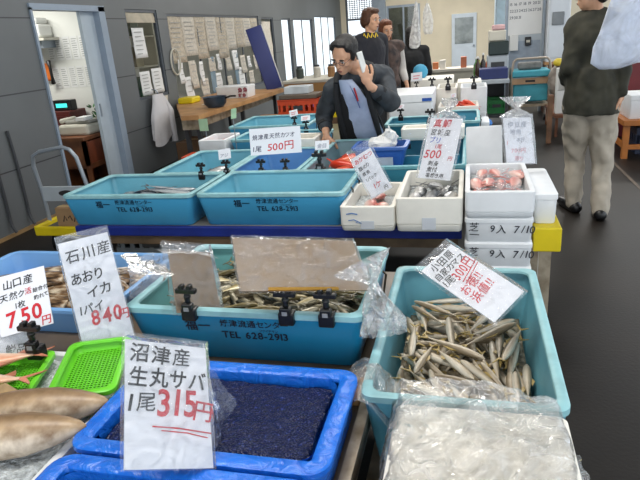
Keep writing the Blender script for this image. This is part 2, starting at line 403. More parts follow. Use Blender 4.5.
b = MB(); b.box(-.43, -.40, .02, .76, 0, .6); b.box(-.43, 0, .02, .05, .3, .6); b.box(-.43, 0, .73, .76, 0, .6); b.box(-.40, -.02, .05, .73, .26, .3); b.build('case', m_brown, cb)
for (p, q) in ((.02, .06), (.7, .76)): MB().box(-.05, 0, p, q, 0, .6).build('leg', m_brown, cb)
MB().box(-.03, 0, .06, .7, .26, .32).build('rail', m_brown, cb)
MB().box(-.02, -.01, .08, .68, .32, .58).build('drawer', mat('red_brown_wood', (126, 62, 36), .4, .2, 5), cb)
fx = thing('fax_machine', 'cream fax machine on the brown office cabinet', 'fax machine', (-4.60, 6.25, .64))
MB().bbox(-.2, .2, -.18, .18, 0, .13, .03).build('body', m_offw, fx); MB().bbox(-.14, .2, -.12, .14, .13, .17, .02).build('keypad', mat('grey_keys', (150, 148, 140), .5), fx)
hb = MB(); hb.capsule((-.17, -.12, .17), (-.17, .12, .17), .03, .03); hb.build('handset', m_offw, fx, True); MB().box(.05, .17, -.16, .02, .17, .21).build('paper', m_paper, fx)
cr = thing('document_chest', 'dark red chest under the black display unit in the office', 'chest', (-5.05, 6.55, 0))
MB().bbox(-.34, .22, -.17, .17, 0, .9, .01).build('body', mat('dark_red_lacquer', (92, 30, 26), .4, .15), cr); MB().box(-.3, .18, -.185, -.17, .55, .84).build('drawer', mat('dark_red_lacquer', (92, 30, 26)), cr)
dp = thing('display_unit', 'black electronic unit with glowing teal display in the office', 'display', (-4.98, 6.52, .9))
MB().bbox(-.14, .14, -.06, .06, 0, .13, .01).build('case', m_black, dp); MB().box(-.08, .08, -.064, -.06, .04, .09).build('screen', mat('teal_display', (60, 200, 190), .3, 0, emit=1.2), dp)
pl = thing('potted_plant', 'small green leafy plant beside the fax machine in the office', 'plant', (-4.62, 6.62, .64))
MB().lathe([(.05, 0), (.07, .1), (.06, .1), (.05, .09)]).build('pot', m_offw, pl)
lf = MB()
for k in range(26):
    a = random.uniform(0, 2 * PI); h = random.uniform(.12, .3); r_ = random.uniform(.02, .09); c = Vector((math.cos(a) * r_, math.sin(a) * r_ * .8, h))
    lf.ell(c, .035, .02, .006, Euler((random.uniform(-1, 1), random.uniform(-1, 1), a)).to_matrix(), 8)
lf.build('leaves', mat('leaf_green', (46, 110, 52), .5, .3, 12), pl, True)

# ================================================================== NOTICES AND THINGS ON THE LEFT WINDOWS
m_news = mat('newsprint', (196, 184, 164), .8, .12, 30, c2=(160, 150, 134))
m_news2 = mat('newsprint_pale', (206, 198, 184), .8, .1, 26, c2=(182, 174, 160))
def left_sheet(name, y0, y1, z0, z1, label, group, mt, curl=.012, lines=0, x=WX - .034, sk=0):
    b = MB(); n = 6; g = []
    for i in range(n + 1):
        for j in range(n + 1):
            u, v = i / n, j / n
            g.append(Vector((curl * (.5 + noise.noise(Vector((u * 2 + y0 * 3, v * 3, z0)))) + curl * (1 - v) ** 2, (u - .5) * (y1 - y0) + sk * (v - .5), (v - .5) * (z1 - z0))))
    m = (n + 1) ** 2
    fs = [(i * (n + 1) + j, i * (n + 1) + j + 1, (i + 1) * (n + 1) + j + 1, (i + 1) * (n + 1) + j) for i in range(n) for j in range(n)]
    b.add(g, fs); o = b.build(name, mt, None, True); sd = o.modifiers.new('t', 'SOLIDIFY'); sd.thickness = .0015; evald(o)
    o.location = (x + .002, (y0 + y1) / 2, (z0 + z1) / 2)
    if lines:
        t = MB()
        for k in range(lines):
            zz = (z1 - z0) * (.36 - .72 * k / max(1, lines - 1)); ww = (y1 - y0) * .36
            t.box(curl * 1.6 + .003, curl * 1.6 + .004, -ww, ww * (.2 + .8 * random.random()), zz - .005, zz + .005)
        t.build('printed_lines', mat('grey_print', (168, 168, 164)), o)
    return tag(o, label, 'notice', group)
for k in range(9):
    y0 = 7.99 + k * .42
    left_sheet('newspaper_sheet', y0, y0 + .44, 1.36 + random.uniform(-.06, .1), 1.97, 'yellowed newspaper sheet covering the top of the long window, %s from the left' % ('first second third fourth fifth sixth seventh eighth ninth'.split()[k]), 'newspaper sheets taped over the long window', (m_news, m_news2)[k % 2], .012, 8, x=WX - .033 + .003 * (k % 2))
LN = ['first', 'second', 'third', 'fourth', 'fifth', 'sixth', 'seventh', 'eighth', 'ninth', 'tenth', 'eleventh', 'twelfth']
for k in range(10):
    y0 = 8.1 + k * .36; z1 = random.uniform(1.25, 1.42); z0 = z1 - random.uniform(.2, .42)
    left_sheet('paper_notice', y0, y0 + random.uniform(.14, .26), z0, z1, 'pale paper slip hanging below the newspapers, %s slip from the left' % LN[k], 'slips hanging on the long window', (m_paper, m_news2)[k % 2], .02, 4, x=WX - .03, sk=random.uniform(-.03, .03))
for k in range(6):
    y0 = 8.25 + k * .55
    left_sheet('paper_notice', y0, y0 + random.uniform(.2, .32), .76, random.uniform(.98, 1.12), 'pale sheet taped low on the long window above the worktop, %s from the left' % LN[k], 'sheets taped low on the long window', (m_paper, m_news2)[k % 2], .015, 4, x=WX - .03)
for y0, lb in ((9.2, 'nearer'), (10.3, 'farther')):
    left_sheet('blue_grey_strip', y0, y0 + .2, .75, 1.35, 'blue grey hanging strip on the long window, the %s of two' % lb, 'blue grey strips on the long window', mat('blue_grey_cloth', (120, 142, 156), .7), .015, 0, x=WX - .029)
left_sheet('paper_notice', 7.0, 7.3, 1.45, 1.82, 'white sheet taped high on the narrow window', None, m_paper, .01, 6)
left_sheet('paper_notice', 7.02, 7.28, .98, 1.28, 'white sheet taped low on the narrow window, nearer the office door', None, m_paper, .01, 6)
left_sheet('paper_notice', 7.33, 7.6, .98, 1.3, 'white sheet taped low on the narrow window, nearer the newspapers', None, m_paper, .01, 6)
left_sheet('roller_blind', 6.92, 7.64, 1.88, 2.0, 'rolled cream blind at the top of the narrow window', None, mat('cream_blind', (190, 180, 160), .7), .01, 0, x=WX - .034)
left_sheet('paper_notice', 12.06, 12.6, .9, 1.9, 'long cream paper hanging in the window behind the navy board', None, m_news2, .02, 0)
# shelves with goods behind the narrow window
sf = thing('storage_shelf', 'tall shelf of mixed stores seen through the narrow window', 'shelf', (-5.1, 8.5, 0))
b = MB()
for zz in (.4, .85, 1.3, 1.75): b.box(-.18, .18, -1.6, .5, zz - .02, zz)
for yy in (-1.6, .46): b.box(-.18, .18, yy, yy + .04, 0, 2.1)
b.build('rack', m_offw, sf)
cols = [(200, 180, 60), (70, 120, 90), (90, 140, 170), (170, 160, 130), (150, 90, 60), (60, 90, 70)]
nm = ['yellow', 'dark green', 'blue', 'tan', 'brown', 'forest green']
for lev, zz in enumerate((.85, 1.3, 1.75)):
    for k in range(6):
        c = (k * 5 + lev * 2) % 6; y0 = 7.0 + k * .3
        o = MB().bbox(-.13, .13, -.11, .11, 0, random.uniform(.2, .33), .008).build('storage_box', mat('store_' + nm[c].replace(' ', '_'), cols[c], .6))
        o.location = (-5.1, y0, zz); tag(o, '%s box on the %s shelf behind the narrow window, %s along' % (nm[c], ('lowest', 'middle', 'top')[lev], LN[k]), 'box', 'boxes on the storage shelf')

# white coat hanging below the narrow window
ct = thing('white_coat', 'white cloth coat hanging on the wall under the narrow window', 'coat', (WX + .02, 7.18, .98))
b = MB(); n = 24; loops = []
for j in range(9):
    v = j / 8; wd = .15 + .24 * min(1, v * 2.2) - .06 * v; lp = []
    for k in range(n):
        a = 2 * PI * k / n; fold = 1 + .16 * math.sin(a * 6 + v * 3) * v
        lp.append(Vector((.075 + (.045 + .02 * v) * math.cos(a) * fold, wd * math.sin(a) * fold * .75 + .03 * math.sin(v * 4), .0 - .62 * v + (.05 * math.sin(a * 2) if j == 8 else 0))))
    loops.append(lp)
b.loft(loops, True, True); b.build('cloth', mat('white_cloth', (214, 212, 214), .85, .05, 5, .3, 12), ct, True, sharp=80)
sl = MB(); sl.tube([(.08, .12, -.05), (.11, .2, -.25), (.12, .19, -.5), (.12, .2, -.66)], [.03, .055, .05, .045]); sl.build('sleeve', mat('white_cloth', (214, 212, 214)), ct, True)
hk = MB(); hk.tube([(0, 0, .06), (.06, 0, .05), (.08, 0, .02), (.07, 0, -.02)], .008); hk.build('hook', m_alu, ct)
left_sheet('hand_towel', 7.42, 7.56, .62, .93, 'cream towel hung beside the white coat', None, m_news2, .03, 0, x=WX + .006)
# round mirror / fan guard on the pier
rg = MB(); rg.tube([(WX + .02, 7.98 + .14 * math.cos(a), 1.35 + .18 * math.sin(a)) for a in [2 * PI * k / 20 for k in range(21)]], .012, 6)
tag(rg.build('hanging_loop', m_offw), 'cream oval hoop hung at the near edge of the newspapers', 'hoop')
for k, (y0) in enumerate((4.25, 4.5)):  # thin dark tubes added in place of pipe shadows on the wall
    h = MB(); h.tube([(WX + .02, y0 + .02 * math.sin(t * 3), .95 - t) if t < .8 else (WX + .02 + (t - .8) * .5, y0, .95 - t) for t in [i * .06 for i in range(16)]], .014, 8)
    tag(h.build('hose', mat('grey_hose', (62, 64, 68), .6), None, True), 'grey tube added as a pipe shadow on the wall, %s the office door' % ('farther from', 'nearer')[k], 'hose', 'pipe shadows on the grey wall')

# ================================================================== BUILDERS FOR TUBS, BOXES, CARDS, CLIPS
m_tub_f = mat('teal_tub_outside', (22, 128, 172), .34, .1, 4); m_tub_fi = mat('teal_tub_inside', (112, 176, 176), .4, .1, 5)
m_tub = mat('blue_tub_outside', (70, 160, 204), .36, .07, 4); m_tub_i = mat('blue_tub_inside', (116, 184, 204), .4, .08, 5)
m_tub_d = mat('deep_teal_tub', (56, 142, 168), .4, .1, 4); m_rim = mat('worn_tub_rim', (150, 200, 206), .45, .12, 14)
m_wire = mat('rusty_wire', (96, 78, 58), .5, .3, 30, metal=.4); m_letter = mat('tub_lettering', (14, 22, 44), .5, .05)
def make_tub(name, label, cx, y0, y1, wd, z0, h, mo, mi, group=None, letters=True, flare=.07, handles=(1,), r=.035, divider=None, rimm=None):
    d = y1 - y0; t = thing(name, label, 'tub', (cx, (y0 + y1) / 2, z0), group=group)
    k = 1 - flare; wb, db = wd - flare, d - flare; th = .016
    lo = [rr_loop(wb - .01, db - .01, r, 0), rr_loop(wb, db, r, .008), rr_loop(wd - .012, d - .012, r, h - .03), rr_loop(wd - .012, d - .012, r, h - .008)]
    b = MB(); b.loft(lo, True, False, 0)
    li = [rr_loop(wd - .03, d - .03, r * .8, h - .008), rr_loop(wd - .034, d - .034, r * .8, h - .03), rr_loop(wb - 2 * th, db - 2 * th, r * .8, .014)]
    b.loft(li, False, True, 1); b.build('shell', [mo, mi], t, True)
    rb = MB(); q = [(0, h - .026), (.006, h - .022), (.006, h - .004), (0, h), (-.016, h), (-.022, h - .004), (-.024, h - .012)]
    rb.loft([rr_loop(wd - .012 + 2 * a, d - .012 + 2 * a, r, z) for a, z in q]); rb.build('rim', rimm or m_rim, t, True)
    if divider: MB().box(-wb / 2 + th, wb / 2 - th, divider - .008, divider + .008, .01, h - .02).build('divider', mi, t)
    for s in handles:
        x = s * (wd / 2 + .012); hb = MB()
        hb.tube([(s * (wd / 2 - .002), -.1, h - .02), (x, -.1, h - .035), (x - s * .012, -.09, h - .12), (x - s * .012, .09, h - .12), (x, .1, h - .035), (s * (wd / 2 - .002), .1, h - .02)], .0045, 6)
        hb.build('handle', m_wire, t)
    if letters:
        tb = MB(); s = wd / .9
        write(tb, '福一', -.215 * s, h * .60, .050 * s, jit=0, shear=0, bold=.016)
        write(tb, '焼津流通センター', -.075 * s, h * .70, .033 * s, jit=0, shear=0, bold=.012)
        write(tb, 'フクイチサン', .07 * s, h * .61, .013 * s, jit=0, shear=0, bold=.01)
        write(tb, 'TEL 628-2913', -.075 * s, h * .46, .041 * s, jit=0, shear=0, bold=.018, gap=1.0)
        # follow the slanted front
        sl = (flare / 2 - .006) / (h - .038)
        for v in tb.v: v.y = -(d / 2 - .006) + sl * max(0, h - .03 - v.z) - .0025
        tb.build('lettering', m_letter, t)
    return t
m_foam = mat('white_foam', (236, 238, 240), .6, .03, 12, .06, 160); m_foam_w = mat('warm_foam', (240, 236, 226), .6, .03, 12, .06, 160)
m_marker = mat('blue_marker', (96, 140, 200), .6); m_bmark = mat('black_marker', (38, 40, 52), .6)
def foam_box(label, x0, x1, y0, y1, z0, h, group=None, closed=False, mt=None, text=None, slot=True, lip=True):
    mt = mt or m_foam; wd, d = x1 - x0, y1 - y0; t = thing('foam_box', label, 'foam box', ((x0 + x1) / 2, (y0 + y1) / 2, z0), group=group)
    b = MB(); th = min(.024, wd * .15)
    def L(a, z, r=.018): return rr_loop(wd - 2 * a, d - 2 * a, min(r, wd * .2), z, n=3)
    if closed:
        b.loft([L(.012, 0), L(.008, .006), L(.004, h * .78)], True, True); b.build('body', mt, t, True)
        MB().loft([L(0, h * .79), L(0, h - .008), L(.008, h)], True, True).build('lid', mt, t, True)
    else:
        b.loft([L(.010, 0), L(.006, .005), L(.003, h * .2), L(.006, h * .21), L(.001, h * .24), L(0, h - .004), L(.004, h), L(th - .004, h), L(th, h - .004), L(th + .003, .03)], True, True); b.build('body', mt, t, True)
    if slot and not closed:
        MB().box(-.035, .035, -d / 2 - .0015, -d / 2 + .004, .012, h * .42).build('grip_recess', mat('foam_recess', (206, 210, 216), .7, .03), t)
    if text:
        tb = MB()
        for (s, u, v, sz, rot) in text: write(tb, s, u * wd, v * h, sz, rot, bold=.006, jit=.08)
        tb.xform(Matrix.Translation((0, -d / 2 - .002, 0))); tb.build('handwriting', m_bmark, t)
    return t
def card_from_px(name, label, px, yt, yb, mt, cat='price card', group=None, th=.004, lean=1):
    """a flat card whose four corners are seen at px (top left, top right, bottom right, bottom left); it stands about y = yt..yb"""
    cpx = (sum(p[0] for p in px) / 4, sum(p[1] for p in px) / 4); O = Vector((0, 0, CAM_H))
    c = PY(cpx[0], cpx[1], (yt + yb) / 2); e = (c - O).normalized(); D = (c - O).length
    Q = []
    for p in px:
        v = ray(*p).normalized(); Q.append(O + v * (D / v.dot(e)))
    TL, TR, BR, BL = Q
    u = ((TR - TL) + (BR - BL)) / 2; up = ((TL - BL) + (TR - BR)) / 2
    k = -u.dot(up); m = math.sqrt(abs(k)); lo = .12 * up.length
    bb = max(m, lo); u = u + e * (k / bb); up = up + e * bb
    wd, h = u.length, up.length; u.normalize(); up.normalize(); n = up.cross(u)
    b = MB().box(-wd / 2, wd / 2, 0, th, -h / 2, h / 2)
    o = b.build(name, mt); axes(o, u, n, up, c); tag(o, label, cat, group); o['w'] = wd; o['h'] = h
    return o, wd, h
def card_text(o, wd, h, lines, name, mt, y=-.0012, under=()):
    tb = MB()
    for ln in lines:
        s, u, v, sz = ln[:4]; rot = ln[4] if len(ln) > 4 else 0; bold = ln[5] if len(ln) > 5 else .012; nr = ln[6] if len(ln) > 6 else 1
        write(tb, s, (u - .5) * wd, (.5 - v) * h, sz * wd, math.radians(rot), bold, narrow=nr)
    for pts, sw in under: stroke(tb, [((a - .5) * wd, (.5 - c) * h) for a, c in pts], sw * wd)
    for q in tb.v: q.y = y
    return tb.build(name, mt, o)
m_film = film('clear_bag_film', (232, 238, 246), .10, .1, .6, 16, .2)
m_film_m = film('milky_bag_film', (240, 244, 250), .2, .14, .7, 18, .2)
m_film_w = film('crumpled_bag_film', (255, 255, 254), .2, .07, 1.0, 16, .42)
def sleeve(o, wd, h, mx=.06, mz=.05, th=.012, skew=0., mt=None, seed=1, open_top=0.):
    """thin clear bag pulled over a card: a flattened tube with welded bottom and loose top"""
    b = MB(); loops = []; n = 12; nz = 10
    for j in range(nz + 1):
        v = j / nz; z = -h / 2 * (1 + mz) + v * h * (1 + 2 * mz + open_top); a = wd / 2 * (1 + mx) ; lp = []
        tt = th * (.25 + math.sin(PI * min(1, max(0, v))) * .9)
        for k in range(2 * n):
            if k < n: x = -a + 2 * a * k / (n - 1); yy = -tt * .45 - .002
            else: x = a - 2 * a * (k - n) / (n - 1); yy = tt * .55 + .005
            nn = noise.noise(Vector((x * 28 + seed, z * 22, k // n * 3)))
            x2 = x + skew * max(0, v - .5) * wd + .01 * wd * noise.noise(Vector((z * 40, seed, k // n)))
            yy += nn * .005 * (-1 if k < n else 1)
            if k < n: yy = min(yy, -.0022)
            else: yy = max(yy, .0062)
            lp.append(Vector((x2, yy, z)))
        loops.append(lp)
    b.loft(loops); return b.build('plastic_bag', mt or m_film, o, True, sharp=60)
def draped(name, pts_fn, nu, nv, mt, amp=.02, sc_=12, seed=0, parent=None, sharp=50, fine=.4):
    b = MB(); g = []
    for i in range(nu + 1):
        for j in range(nv + 1):
            u, v = i / nu, j / nv; p = Vector(pts_fn(u, v))
            q = p * sc_ + Vector((seed, seed * 2, 0))
            d = Vector((noise.noise(q), noise.noise(q + Vector((9, 0, 0))), noise.noise(q + Vector((0, 9, 0)))))
            d2 = Vector((noise.noise(q * 2.7), noise.noise(q * 2.7 + Vector((5, 0, 0))), noise.noise(q * 2.7 + Vector((0, 5, 0)))))
            g.append(p + d * amp + d2 * amp * fine)
    b.add(g, [(i * (nv + 1) + j, i * (nv + 1) + j + 1, (i + 1) * (nv + 1) + j + 1, (i + 1) * (nv + 1) + j) for i in range(nu) for j in range(nv)])
    return b.build(name, mt, parent, True, sharp=sharp)
# card clip: clamp, neck, jaw
def make_clip(s=1.):
    t = thing('card_clip', None, 'clip')
    b = MB(); b.bbox(-.024 * s, .024 * s, -.016 * s, .02 * s, -.02 * s, .022 * s, .005); b.bbox(-.017 * s, .017 * s, -.02 * s, .004 * s, .015 * s, .04 * s, .004); b.build('clamp', m_black, t)
    b = MB(); b.tube([(0, 0, .03 * s), (0, -.003, .055 * s), (0, 0, .075 * s)], .009 * s, 8); b.ell((0, 0, .06 * s), .012 * s, .012 * s, .01 * s); b.build('neck', m_black, t, True)
    b = MB(); b.bbox(-.034 * s, .034 * s, -.012 * s, .006 * s, .072 * s, .088 * s, .003); b.bbox(-.02 * s, -.006 * s, -.014 * s, .008 * s, .086 * s, .1 * s, .002); b.bbox(.006 * s, .02 * s, -.014 * s, .008 * s, .086 * s, .1 * s, .002); b.build('jaw', m_black, t)
    MB().box(-.008 * s, .008 * s, -.0225 * s, -.0195 * s, .018 * s, .03 * s).build('clip_tag', mat('clip_tag_grey', (150, 152, 156), .4), t)
    return t
CLIP0 = make_clip(); CLIP_USED = []
def clip(loc, label, rz=0., s=1.):
    o = CLIP0 if not CLIP_USED else copy_tree(CLIP0); CLIP_USED.append(o)
    o.location = loc; o.rotation_euler = (0, 0, rz); o.scale = (s, s, s); tag(o, label, 'clip', 'black card clips')
    return o
# fish
def make_fish(name, L, dep, wid, mats, tailw=.5, tail=.16, fins=True, head=.22, n=14, belly=1., snout=1.):
    """lies along +x (head at +x), back towards +z"""
    b = MB(); loops = []; body = L * (1 - tail)
    prof = [(0, .16), (.06, .2), (.2, .45), (.4, .82), (.58, 1.), (.75, .97), (.86, .8), (.93, .58), (.975, .34), (1., .06)]
    for (t, q) in prof:
        if t > .7: q *= 1 - (1 - snout) * (t - .7) / .25 if t < .95 else snout
        x = -L / 2 + L * tail + body * t
        loops.append([Vector((x, wid * q * math.cos(2 * PI * k / n), dep * q * math.sin(2 * PI * k / n) * (belly if math.sin(2 * PI * k / n) < 0 else 1) - .0 * x)) for k in range(n)])
    b.loft(loops, True, True, 0)
    x0 = -L / 2 + L * tail * 1.1; xt = -L / 2; h = dep * tailw * 2; e = max(.0012, wid * .05)
    def fin(pts, mi=1):
        m = len(pts); vs = [Vector((p[0], -e, p[1])) for p in pts] + [Vector((p[0], e, p[1])) for p in pts]
        b.add(vs, [tuple(range(m)), tuple(reversed(range(m, 2 * m)))] + [(i, m + i, m + (i + 1) % m, (i + 1) % m) for i in range(m)], mi)
    fin([(x0, dep * .12), (xt, h), (xt + L * tail * .12, h * .72), (x0 - L * tail * .42, 0), (xt + L * tail * .12, -h * .72), (xt, -h), (x0, -dep * .12)])
    if fins:
        fin([(L * .12, dep * .86), (L * .03, dep * 1.5), (-L * .1, dep * .95), (-L * .02, dep * .7)]); fin([(-L * .12, -dep * .7), (-L * .17, -dep * 1.35), (-L * .24, -dep * .55), (-L * .18, -dep * .4)])
    xe = L / 2 - body * .10
    for s in ((1, -1) if n < 20 else ()):
        b.ell((xe, s * wid * .52 * (.4 + .6 * snout), dep * .12), dep * .13, wid * .14, dep * .13, None, 10, 2)
        if n >= 16: b.ell((L * .20, s * wid * .92, -dep * .1), L * .07, wid * .06, dep * .22, Matrix.Rotation(.5, 3, 'Y'), 10, 1)
    o = b.build(name, mats, None, True, sharp=50); return o
class HF:
    """height field that things are laid onto one after another"""
    def __init__(s, x0, x1, y0, y1, z, st=.008):
        s.x0, s.y0, s.st = x0, y0, st; s.nx = int((x1 - x0) / st) + 2; s.ny = int((y1 - y0) / st) + 2; s.h = [[z] * s.ny for _ in range(s.nx)]; s.z = z
    def ix(s, x, y): return min(max(int((x - s.x0) / s.st), 0), s.nx - 1), min(max(int((y - s.y0) / s.st), 0), s.ny - 1)
    def lay(s, x, y, a, L, r, cap=9):
        """-> centre height, pitch of a spindle of length L and radius r laid at x, y along a"""
        ca, sa = math.cos(a), math.sin(a); K = 12; sup = []
        def q(t): return r * max(.25, 1 - abs(2 * t) ** 2.2 * .8)
        for i in range(-K, K + 1):
            t = i / K / 2; rr = q(t); m = -9
            for w_ in (-.8, -.4, 0, .4, .8):
                i0, j0 = s.ix(x + ca * L * t - sa * w_ * rr, y + sa * L * t + ca * w_ * rr); m = max(m, s.h[i0][j0] + rr * math.sqrt(1 - w_ * w_))
            sup.append((t * L, m))
        zc = max(m for _, m in sup if True)
        best = None
        for k in range(-12, 13):
            sl = k * .03; z = max(m - sl * t for t, m in sup)
            if best is None or z < best[0]: best = (z, sl)
        z, sl = best
        if z + abs(sl) * L * .5 > cap: return None
        for i in range(-2 * K, 2 * K + 1):
            t = i / K / 4; rr = q(t)
            for w_ in (-1, -.75, -.5, -.25, 0, .25, .5, .75, 1):
                i0, j0 = s.ix(x + ca * L * t - sa * w_ * rr, y + sa * L * t + ca * w_ * rr)
                s.h[i0][j0] = max(s.h[i0][j0], z + sl * t * L + rr * math.sqrt(max(0, 1 - w_ * w_)) * .86)
        return z, math.atan(sl)
def lay_fish(protos, hf, spots, L, r, name, label, cat, group, roll=.5, flat=False, keep=None, cap=9, most=999):
    res = []
    for i, (x, y, a) in enumerate(spots):
        s = random.uniform(.88, 1.08); got = hf.lay(x, y, a, L * s, r * s, cap)
        if got is None or len(res) >= most: continue
        z, pitch = got; p = protos[i % len(protos)]; o = p.copy(); COL.objects.link(o)
        ro = random.choice((-1, 1)) * (PI / 2 - random.uniform(0, roll)) if not flat else random.choice((-1, 1)) * (PI / 2 - random.uniform(0, .2))
        o.rotation_mode = 'XYZ'
        M = Matrix.Translation((x, y, z)) @ Matrix.Rotation(a, 4, 'Z') @ Matrix.Rotation(-pitch, 4, 'Y') @ Matrix.Rotation(ro, 4, 'X') @ Matrix.Scale(s, 4)
        o.matrix_world = M; o.name = name
        tag(o, label if isinstance(label, str) else label[i], cat, group); res.append(o)
    for p in protos: bpy.data.objects.remove(p)
    return res

# ================================================================== TABLES AND SUPPORTS
m_steel = mat('worn_steel', (186, 172, 150), .35, .15, 10, .05, 40, metal=.35, c2=(132, 116, 94))
m_bluetarp = mat('blue_rail', (24, 44, 130), .4, .12, 6); m_batten = mat('dirty_batten', (104, 84, 62), .6, .25, 8)
m_yellow = mat('yellow_plastic', (232, 206, 20), .45, .1, 4); m_gcrate = mat('grey_crate', (118, 124, 128), .5, .08)
def table(name, label, x0, x1, y0, y1, top, mt_top, mt_leg, rail=None, rail2=None, mids=()):
    t = thing(name, label, 'table', ((x0 + x1) / 2, (y0 + y1) / 2, 0)); cx, cy = (x0 + x1) / 2, (y0 + y1) / 2
    MB().bbox(x0 - cx, x1 - cx, y0 - cy + .01, y1 - cy, top - .04, top, .004).build('tabletop', mt_top, t)
    if rail: MB().bbox(x0 - cx, x1 - cx, y0 - cy - .015, y0 - cy + .02, top - .065, top - .004, .006).build('front_rail', rail, t)
    if rail2: MB().box(x0 - cx + .02, x1 - cx - .02, y0 - cy + .0, y0 - cy + .03, top - .12, top - .066).build('lower_batten', rail2, t)
    for lx in (x0 + .06, x1 - .06) + tuple(mids):
        for ly in (y0 + .08, y1 - .08): MB().box(lx - cx - .025, lx - cx + .025, ly - cy - .025, ly - cy + .025, 0, top - .04).build('leg', mt_leg, t)
    return t
table('display_table', 'long low table with a blue front rail under the row of blue tubs', -2.38, -.03, 2.975, 4.66, .56, mat('wet_grey_top', (120, 118, 112), .3, .2, 3), m_steel, m_bluetarp, m_batten, (-1.2,))
table('display_table', 'low table left of the man on the telephone under pale blue tubs', -2.4, -1.12, 4.7, 6.75, .56, mat('wet_grey_top', (120, 118, 112)), m_steel)
table('display_table', 'low table behind the man on the telephone under the large foam boxes', -.86, .2, 5.3, 7.06, .5, mat('wet_grey_top', (120, 118, 112)), m_steel)
table('display_table', 'narrow far table under the clipped foam boxes before the steel bench', -.76, .22, 7.1, 8.4, .5, mat('wet_grey_top', (120, 118, 112)), m_steel)
ft = table('display_table', 'front steel edged table carrying the trays and the sardine tub', -2.35, -.262, .45, 2.38, .55, mat('wet_wood_top', (112, 96, 78), .3, .25, 4), m_steel)
eb = MB(); eb.box(1.015, 1.044, -.965, .965, .535, .575); eb.box(-1.04, 1.015, -.97, -.94, .535, .57); eb.build('steel_edge', m_steel, ft)
MB().box(1.0, 1.04, -.9, .9, .18, .22).build('stretcher', m_steel, ft)
# strip of pale wood along the right of the trays, seen behind the mackerel tray
tag(MB().box(-1.35, -.3, 1.385, 1.50, .552, .572).build('wooden_batten', m_lwood), 'pale wooden batten lying between the mackerel tray and sardine tub', 'batten')
# grey crates under the rail of the back table
def crate(label, cx, cy, z0, wd, d, h, mt, group=None, name='plastic_crate', cat='crate'):
    t = thing(name, label, cat, (cx, cy, z0), group=group); b = MB(); th = .012
    b.box(-wd / 2, wd / 2, -d / 2, d / 2, 0, th)
    for s in (-1, 1):
        b.box(s * wd / 2 - (th if s > 0 else 0), s * wd / 2 + (0 if s > 0 else th), -d / 2, d / 2, th, h * .4); b.box(s * wd / 2 - (th if s > 0 else 0), s * wd / 2 + (0 if s > 0 else th), -d / 2, d / 2, h * .72, h)
        for k in range(6):
            yy = -d / 2 + d * (k + .25) / 6; b.box(s * wd / 2 - (th if s > 0 else 0), s * wd / 2 + (0 if s > 0 else th), yy, yy + d / 12, h * .4, h * .72)
        b.box(-wd / 2 + th, wd / 2 - th, s * d / 2 - (th if s > 0 else 0), s * d / 2 + (0 if s > 0 else th), th, h * .4); b.box(-wd / 2 + th, wd / 2 - th, s * d / 2 - (th if s > 0 else 0), s * d / 2 + (0 if s > 0 else th), h * .72, h)
        for k in range(7):
            xx = -wd / 2 + th + (wd - 2 * th) * (k + .3) / 7; b.box(xx, xx + wd / 17, s * d / 2 - (th if s > 0 else 0), s * d / 2 + (0 if s > 0 else th), h * .4, h * .72)
    b.build('basket_body', mt, t)
    rb = MB(); rb.loft([rr_loop(wd + 2 * a, d + 2 * a, .015, z, n=2) for a, z in ((0, h - .012), (.008, h - .01), (.008, h), (-.012, h), (-.012, h - .012))]); rb.build('rim', mt, t)
    MB().box(-.06, .06, -d / 2 - .004, -d / 2 + .002, h * .45, h * .68).build('grip', m_dgrey, t)
    return t
for k in range(3):
    crate('slotted grey plastic crate under the blue rail, %s of the stack of three' % ('bottom', 'middle', 'top')[k], -1.93, 3.265, .001 + k * .158, .5, .42, .156, m_gcrate, 'grey crates under the display table')
crate('yellow slotted crate standing low in front of the grey crates', -1.95, 2.72, .001, .44, .3, .27, m_yellow)
# yellow bench at the right end
t = thing('yellow_bench', 'narrow yellow bench end carrying a foam box beside the handwritten stack', 'bench', (.392, 3.25, 0))
MB().bbox(-.065, .07, -.29, .34, .43, .56, .008).build('seat_board', m_yellow, t)
for yy in (-.25, .28): MB().box(-.03, .03, yy, yy + .04, 0, .43).build('leg', m_steel, t)

# ================================================================== BLUE TUBS ON THE BACK TABLE
G = 'blue fish tubs'
make_tub('fish_tub', 'pale blue tub of silver saury at the left end of the blue rail', -1.98, 2.94, 3.49, .87, .561, .20, m_tub, m_tub_i, G)
make_tub('fish_tub', 'empty blue lettered tub in the middle of the row on the blue rail', -1.085, 2.95, 3.52, .88, .561, .20, m_tub, m_tub_i, G)
make_tub('fish_tub', 'blue tub behind the saury tub with a small white card on its front rim', -1.85, 3.53, 4.32, .55, .561, .19, m_tub, m_tub_i, G, False)
make_tub('fish_tub', 'blue tub behind the empty tub bearing the large 500 yen card on two clips', -1.32, 3.535, 4.34, .50, .561, .19, mat('mid_blue_tub', (64, 128, 196), .4, .1, 4), mat('mid_blue_tub_in', (92, 150, 206), .4, .1, 4), G, False)
make_tub('fish_tub', 'narrow tub of orange red fish left of the blue basket', -.865, 3.535, 4.62, .39, .561, .19, m_tub, mat('grey_blue_inside', (128, 160, 170), .4, .1, 5), G, False)
make_tub('fish_tub', 'wide deep teal tub with the blue basket standing in it', -.335, 3.60, 4.64, .65, .561, .19, m_tub_d, m_tub_d, G, False, divider=-.12, rimm=mat('teal_rim', (110, 178, 190), .45, .1, 10))
make_tub('fish_tub', 'pale blue tub beside the lowered hand of the man on the telephone', -1.62, 4.76, 5.21, .85, .561, .19, m_tub, m_tub_i, G, False)
make_tub('fish_tub', 'pale blue tub farthest back on the left in front of the orange crate', -1.95, 5.52, 6.3, .85, .561, .19, m_tub, m_tub_i, G, False)
